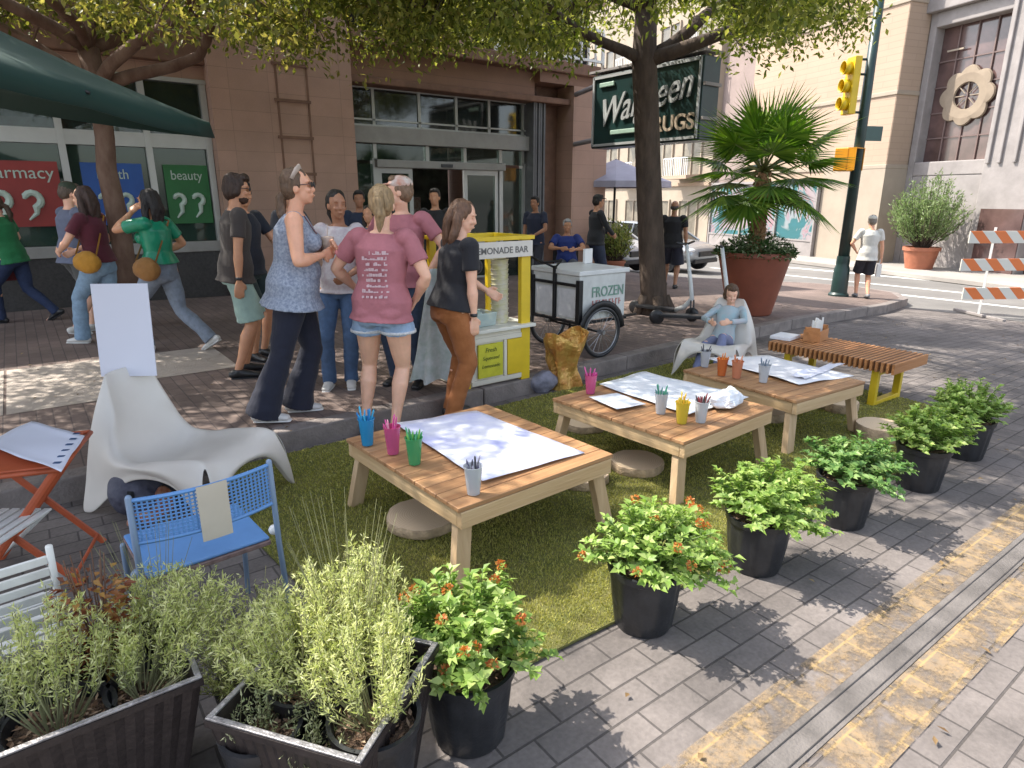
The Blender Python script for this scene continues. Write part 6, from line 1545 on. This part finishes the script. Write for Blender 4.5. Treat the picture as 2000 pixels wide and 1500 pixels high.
# 3 girl in white tee
p=at(668,752,0,.135)
g_=person(p,172,'young woman in a white printed t-shirt and blue jeans facing the camera',.93,'brown',female=True,hair='ponytail',hairc=(.015,.010,.008),head=(-25,0),tilt=3,
   feet=((-.09,.02,0,-6),(.10,.06,0,6)),hands=((-.16,.25,1.05),(.2,.22,1.0)),top=('tee',mat('white_print_tee',(.60,.57,.56),.8,.1,26,.1,60,col2=(.48,.40,.42)),-.07),bottom=('pants',denim('mid_denim',(.055,.10,.19)),.066),shoes=FX['white'])
# 4 pink tee woman, back view
p=at(744,850); p.z=slope(p.x)+.013
pk_=mat('dusty_pink_cotton',(.40,.145,.165),.85,.1,9,.2,60)
w_=person(p,8,'woman with a blonde ponytail, pink t-shirt and pale denim shorts seen from behind',1.01,'light',female=True,wide=1.14,hair='ponytail',hairc=(.30,.20,.10),head=(-8,4),tilt=3.5,
   feet=((-.12,.03,0,-10),(.12,-.02,0,10)),hands=((-.22,.24,1.04),(.27,.13,.98)),elbow=((-1.2,-.5,-.6),(1.1,-.6,-.6)),top=('tee',pk_,-.09),bottom=('shorts',denim('pale_denim',(.24,.33,.46)),.36,.108),shoes=FX['grey'],vox=.0075)
ink=mat('white_shirt_print',(.58,.42,.44),.7,.1,20)
def back_print(r):
    rnd=random.Random(5); mb=MB(); tp_=r['tp']
    for row in range(9):
        z=.37-.036*row; x=-.085
        while x<.085:
            w=rnd.uniform(.006,.022)
            if rnd.random()<.72: mb.bx(x,x+w*.8,-.0,.004,z,z+rnd.uniform(.006,.024))
            x+=w
    o=mb
    vs=[]
    for v in o.v:
        x,y,z=v; zz=np.interp(z,[.05,.18,.30,.40,.47],[.128,.112,.124,.124,.10])*1.14; yy=-(zz+.022)*math.sqrt(max(.2,1-(x/.21)**2)); q=tp_(x,yy+y*0-(.004 if y>0 else 0),z); vs.append(q[:])
    o.v=vs; o.build('shirt_print',ink,r['root'],recalc=True)
back_print(w_)
hm=MB()
for k,(hip,Kn,A_,fd,_) in enumerate(w_['legs']):
    e=hip.lerp(Kn,.355); hm.tube([e+V((0,0,.006)),e-V((0,0,.012))],[.128,.130],24)
hm.build('frayed_hem',mat('frayed_white',(.58,.58,.58),.9,.2,60),w_['root'],smooth=True)
# 5 pink tee with cap behind
p=at(800,750,0,.135)
b5=person(p,200,'person in a dusty pink t-shirt and cap, hand on hip, behind the blonde woman',1.0,'light',wide=1.08,hair='short',hairc=(.20,.12,.07),head=(60,-4),
   feet=((-.12,0,0),(.12,0,0)),hands=((-.24,.03,.98),(.22,.10,1.0)),elbow=((-1.3,-.3,0),(1,-.5,0)),top=('tee',pk_,-.08),bottom=('pants',denim('dark_denim',(.03,.045,.08)),.066),shoes=FX['black'])
cap(b5,mat('orange_white_cap',(.50,.22,.14),.7,.3,14,col2=(.6,.55,.5)))
# 6 woman in black with rust trousers
p=at(880,822); p.z=slope(p.x)+.013
r6=person(p,58,'woman in a black t-shirt and rust brown trousers by the yellow stand',.97,'light',female=True,wide=1.12,lean=9,hair='long_straight',hairc=(.13,.065,.035),head=(35,12),tilt=1.5,
   feet=((-.10,.06,0,-4),(.11,-.04,0,8)),hands=((-.12,.42,1.02),(.22,.12,.79)),elbow=((-1,-.3,-1),(1,-.7,-.2)),top=('tee',fab('black_cotton',(.012,.012,.016)),-.02),bottom=('pants',fab('rust_cotton',(.27,.09,.022),.15,10,(.36,.13,.04)),.072),shoes=FX['black'],vox=.0075)
watch(r6,1)
# 7 man in black t-shirt behind
p=at(505,700,0,.135)
b7=person(p,110,'man in a black t-shirt and dark shorts standing behind the brown shirted man',.98,'tan',hair='short',hairc=(.012,.009,.008),head=(25,0),feet=((-.1,0,0),(.1,.05,0)),hands=((-.12,.3,1.08),(.25,.03,.8)),
   top=('tee',fab('ink_cotton',(.013,.016,.026)),-.08),bottom=('shorts',fab('dark_teal_cotton',(.02,.035,.035)),.92,.11),shoes=FX['black'],vox=.01)
# 8 woman in green shirt walking at far left
p=at(52,628,0,.14)
g8=person(p,262,'woman in a green t-shirt and dark jeans walking left at the far left edge',.94,'light',female=True,wide=1.1,lean=8,hair='lowpony',hairc=(.06,.035,.02),head=(0,10),feet=((-.08,.26,0,0),(.09,-.36,.05,0,.5)),pelvis=.90,hands=((-.2,.3,.98),(.22,.22,.95)),
   top=('tee',fab('green_cotton',(.015,.16,.055)),-.10),bottom=('pants',denim('indigo_denim',(.018,.03,.075)),.064),shoes=FX['black'],vox=.01)
hp=g8['w'](g8['R']); mb=MB(); mb.bx(-.14,.14,-.05,.05,-.26,0); mb.tube([(-.08,0,0),(-.04,0,.07),(.04,0,.07),(.08,0,0)],.008,6); mb.build('handbag',fab('maroon_leather',(.12,.015,.02)),None,bevel=.02,loc=hp-V((.02,.04,.08)),rz=R(20),label='dark red handbag carried by the woman in the green t-shirt at the left edge',cat='bag')
# 9 man in grey blue shirt and cap
p=at(172,650,0,.14)
g9=person(p,35,'man in a faded blue grey shirt, cap and grey shorts by the window posters',1.0,'light',wide=1.1,lean=5,hair='short',hairc=(.10,.07,.05),head=(10,12),feet=((-.09,.10,0),(.09,-.15,.02,5,.25)),pelvis=.92,hands=((-.15,.3,1.1),(.15,.32,1.1)),
   top=('tee',fab('faded_blue_cotton',(.13,.15,.22)),-.10),bottom=('shorts',fab('grey_cargo',(.10,.10,.095)),.98,.11),shoes=FX['white'],vox=.01)
cap(g9,mat('olive_cap',(.035,.05,.03),.7,.2,14))
# 10 maroon woman with mustard bag
p=at(222,668,0,.14)
m10=person(p,272,'woman in a maroon t-shirt and light jeans walking left behind the slim tree',.98,'light',female=True,wide=1.05,lean=3,hair='long',hairc=(.045,.022,.016),head=(0,0),feet=((-.07,.30,0,0),(.09,-.30,.06,0,.5)),pelvis=.90,hands=((-.12,.34,1.03),(.13,.33,1.02)),
   top=('tee',fab('maroon_cotton',(.09,.012,.025)),.0),bottom=('pants',denim('light_denim',(.19,.28,.38)),.085),shoes=FX['white'],vox=.01)
def shoulder_bag(r,m,side,name,label,cat='bag'):
    tp_=r['tp']; root=r['root']; c=r['w'](tp_(side*.24,-.03,.02)); mb=MB(); mb.ell((0,0,0),(.075,.15,.12)); me=remeshed(mb,.01,2,.5,(.012,9,9,9)); o=mesh_obj(name,me,m,None,label=label,cat=cat); o.location=c; o.rotation_euler=(0,0,root.rotation_euler.z)
    mb=MB(); mb.tube([V((0,.11,.08)),tp_(-side*.10,.10,.50)-tp_(side*.24,-.03,.02),tp_(-side*.10,-.09,.48)-tp_(side*.24,-.03,.02),V((0,-.11,.08))],[(.012,.003)]*4,6); mb.build('strap',m,o)
shoulder_bag(m10,fab('mustard_canvas',(.42,.20,.02)),-1,'shoulder_bag','mustard yellow shoulder bag on the woman in maroon')
# 11 green satin woman walking, hand at mouth
p=at(338,684,0,.14)
s11=person(p,280,'woman in a shiny green top and light jeans walking with a hand at her mouth',.97,'tan',female=True,wide=1.08,hair='long',hairc=(.014,.010,.010),head=(0,-4),feet=((-.08,.24,0,0),(.09,-.42,.06,0,.55)),pelvis=.88,hands=((-.05,.20,1.46),(.22,.15,1.02)),elbow=((-1,.2,-1),(1,-1,-.2)),
   top=('crop',mat('green_satin',(.01,.24,.13),.28,.1,8,.3,9),.06),bottom=('pants',denim('faded_denim',(.17,.20,.25)),.08),shoes=FX['white'],vox=.01)
shoulder_bag(s11,fab('tan_leather',(.26,.12,.03)),-1,'shoulder_bag','tan shoulder bag on the woman in the shiny green top')
# 12 leaning man in dark jacket
p=at(1160,566)
m12=person(p,75,'man in a dark jacket and cap standing by the brown corner pillar',1.0,'tan',hair='short',hairc=(.02,.015,.012),wide=1.1,hands=((-.1,.3,1.05),(.12,.3,1.03)),top=('jacket',fab('charcoal_cotton',(.022,.024,.028)),-.1),bottom=('pants',denim('navy_denim',(.03,.04,.07)),.07),shoes=FX['black'],vox=.012)
cap(m12,mat('black_cap',(.02,.02,.02),.7,.2,14))
# 13 seated man in blue behind the cart
p=at(1105,566)
s13=person(p,180,'grey haired man in a blue shirt sitting on a chair behind the food cart',1.0,'tan',hair='short',hairc=(.35,.34,.33),wide=1.12,sit=True,pelvis=.50,feet=((-.13,.42,0),(.13,.42,0)),hands=((-.12,.38,.78),(.14,.36,.80)),top=('tee',fab('royal_blue_cotton',(.02,.04,.20)),-.05),bottom=('pants',denim('grey_denim2',(.08,.09,.11)),.07),shoes=FX['black'],vox=.012)
def stool_chair(loc,rz,label):
    root=empty('folding_chair',loc,rz,label,'chair'); mb=MB(); mb.bx(-.24,.24,-.2,.24,.39,.41); mb.build('seat',M_['black'],root,bevel=.01)
    mb=MB(); mb.bx(-.24,.24,-.24,-.21,.5,.85); mb.build('backrest',M_['black'],root,bevel=.01)
    for x in (-.23,.23):
        for y in (-.22,.22): m=MB(); m.tube([(x,y,0),(x,y,.40 if y>0 else .85)],.012,8); m.build('leg',M_['blackmetal'],root)
stool_chair(p,s13['root'].rotation_euler.z,'black folding chair under the seated man in blue')
# 14 man in black by the tree
p=at(1307,562)
person(p,20,'bald man in a black t-shirt and dark shorts walking away beside the big elm',1.0,'brown',hair='bald',hairc=(.06,.05,.045),wide=1.12,feet=((-.12,.22,.0,0),(.12,-.12,.0,6)),pelvis=.915,hands=((-.27,.05,.82),(.28,-.04,.82)),
   top=('tee',fab('jet_cotton',(.010,.010,.012)),-.10),bottom=('shorts',fab('navy_short',(.018,.02,.035)),.95,.12),shoes=FX['black'],vox=.012)
# 15 man in white with shorts and bag
p=at(1682,582)
w15=person(p,12,'man in a white shirt, cap and dark shorts walking away beyond the signal pole',.92,'fair',hair='short',hairc=(.2,.17,.14),wide=1.02,feet=((-.08,.14,0,0),(.08,-.12,0.02,4,.2)),pelvis=.92,hands=((-.2,.2,1.0),(.30,.04,.80)),top=('tee',fab('white_cotton',(.62,.60,.55)),-.12),bottom=('shorts',fab('black_short',(.02,.02,.03)),.9,.105),shoes=FX['grey'],vox=.012)
cap(w15,mat('white_cap',(.55,.52,.46),.7,.1,14))
hp=w15['w'](w15['R']); mb=MB(); mb.bx(-.11,.11,-.04,.04,-.28,-.04); mb.tube([(-.06,0,-.04),(0,0,.05),(.06,0,-.04)],.006,6); mb.build('shopping_bag',M_['white'],None,bevel=.01,loc=hp-V((0,0,.02)),rz=R(30),label='small white carrier bag held by the man in the white shirt',cat='bag')
# 16 child in the lounge chair
cr=ch2.rotation_euler.z; fc=V((-sin(cr),cos(cr),0)); q=ch2.location+fc*(-.10)
face=math.degrees(AZ-(cr+PI/2))
k16=person((q.x,q.y,ch2.location.z),face,'child with brown hair reclining in the far white lounge chair',.76,'light',hair='messy',hairc=(.10,.055,.03),lean=-36,sit=True,pelvis=.42,feet=((-.14,.66,.10),(.12,.72,.0)),hands=((-.13,.18,.70),(.14,.16,.68)),head=(-25,12),hs=1.14,wide=.84,
   top=('jacket',mat('light_grey_top',(.45,.44,.47),.85,.1,7,col2=(.30,.45,.50)),-.05),bottom=('pants',fab('blue_grey_leggings',(.16,.18,.30)),.065),shoes=FX['white'],vox=.009)
# 17-20 people deeper by the entrance
def crowd(px,py,f,S,sk,hair,hc,topc,botc,face,label,fem=False,k='tee'):
    d=P3(px,400,f); loc=V((d.x,d.y,gz(d.x,d.y)))
    person(loc,face,label,S,sk,female=fem,hair=hair,hairc=hc,hands=((-.12,.28,1.05),(.22,.05,.85)),top=(k,fab('cotton_%d'%px,topc),-.08),bottom=('pants',denim('cotton_b%d'%px,botc),.068),shoes=FX['black'],vox=.013)
crowd(562,400,8.4,.97,'tan','long',(.03,.018,.012),(.05,.05,.06),(.03,.04,.07),150,'dark haired person half hidden behind the woman drinking from a cup',True)
crowd(702,420,9.4,.97,'brown','short',(.012,.01,.01),(.02,.03,.06),(.04,.04,.05),170,'person in a navy shirt by the store entrance, between the white and pink shirts')
crowd(722,425,8.0,.86,'tan','long',(.02,.015,.012),(.14,.20,.26),(.05,.06,.09),200,'dark haired woman in a pale blue top behind the pink shirts',True)
crowd(850,410,9.8,1.0,'tan','short',(.02,.015,.012),(.02,.02,.022),(.03,.03,.04),185,'person in black standing in front of the open store door')
crowd(1046,425,12.2,.97,'brown','short',(.012,.01,.01),(.02,.025,.05),(.03,.03,.04),210,'person in dark clothes standing in the shade by the ribbed column')
# ================================================================ camera, light, sky
cam=bpy.data.cameras.new('camera'); co=bpy.data.objects.new('camera',cam); COL.objects.link(co); sc.camera=co
co.location=CAM; cam.sensor_fit='HORIZONTAL'; cam.sensor_width=36; cam.lens=36*FPX/2000; cam.clip_end=1500; cam.clip_start=.05
rm=Matrix((RT,UPV,-FW)).transposed(); co.rotation_euler=rm.to_euler()
cam.dof.use_dof=False
SE=R(52); sh=V((-.55,.83,0)).normalized()
sd=V((sh.x*cos(SE),sh.y*cos(SE),sin(SE)))
sl=bpy.data.lights.new('sun','SUN'); sl.energy=3.0; sl.angle=R(.53); sl.color=(1,.94,.84)
so=bpy.data.objects.new('sun',sl); COL.objects.link(so); so.rotation_euler=(-sd).to_track_quat('-Z','Y').to_euler()
w=bpy.data.worlds.new("World"); sc.world=w; w.use_nodes=True; N=w.node_tree.nodes; L=w.node_tree.links
sk=N.new('ShaderNodeTexSky'); sk.sky_type='NISHITA'; sk.sun_disc=False; sk.sun_elevation=SE; sk.sun_rotation=math.atan2(sd.x,sd.y); sk.dust_density=2.0; sk.air_density=1.0
hs=N.new('ShaderNodeHueSaturation'); hs.inputs['Saturation'].default_value=.55; L.new(sk.outputs[0],hs.inputs['Color']); L.new(hs.outputs[0],N['Background'].inputs[0]); N['Background'].inputs[1].default_value=.15
vs=sc.view_settings; vs.view_transform='Standard'; vs.look='None'; vs.gamma=1; vs.exposure=1.62; vs.use_curve_mapping=False
sc.cycles.max_bounces=6; sc.cycles.diffuse_bounces=3; sc.cycles.transparent_max_bounces=10; sc.cycles.transmission_bounces=4
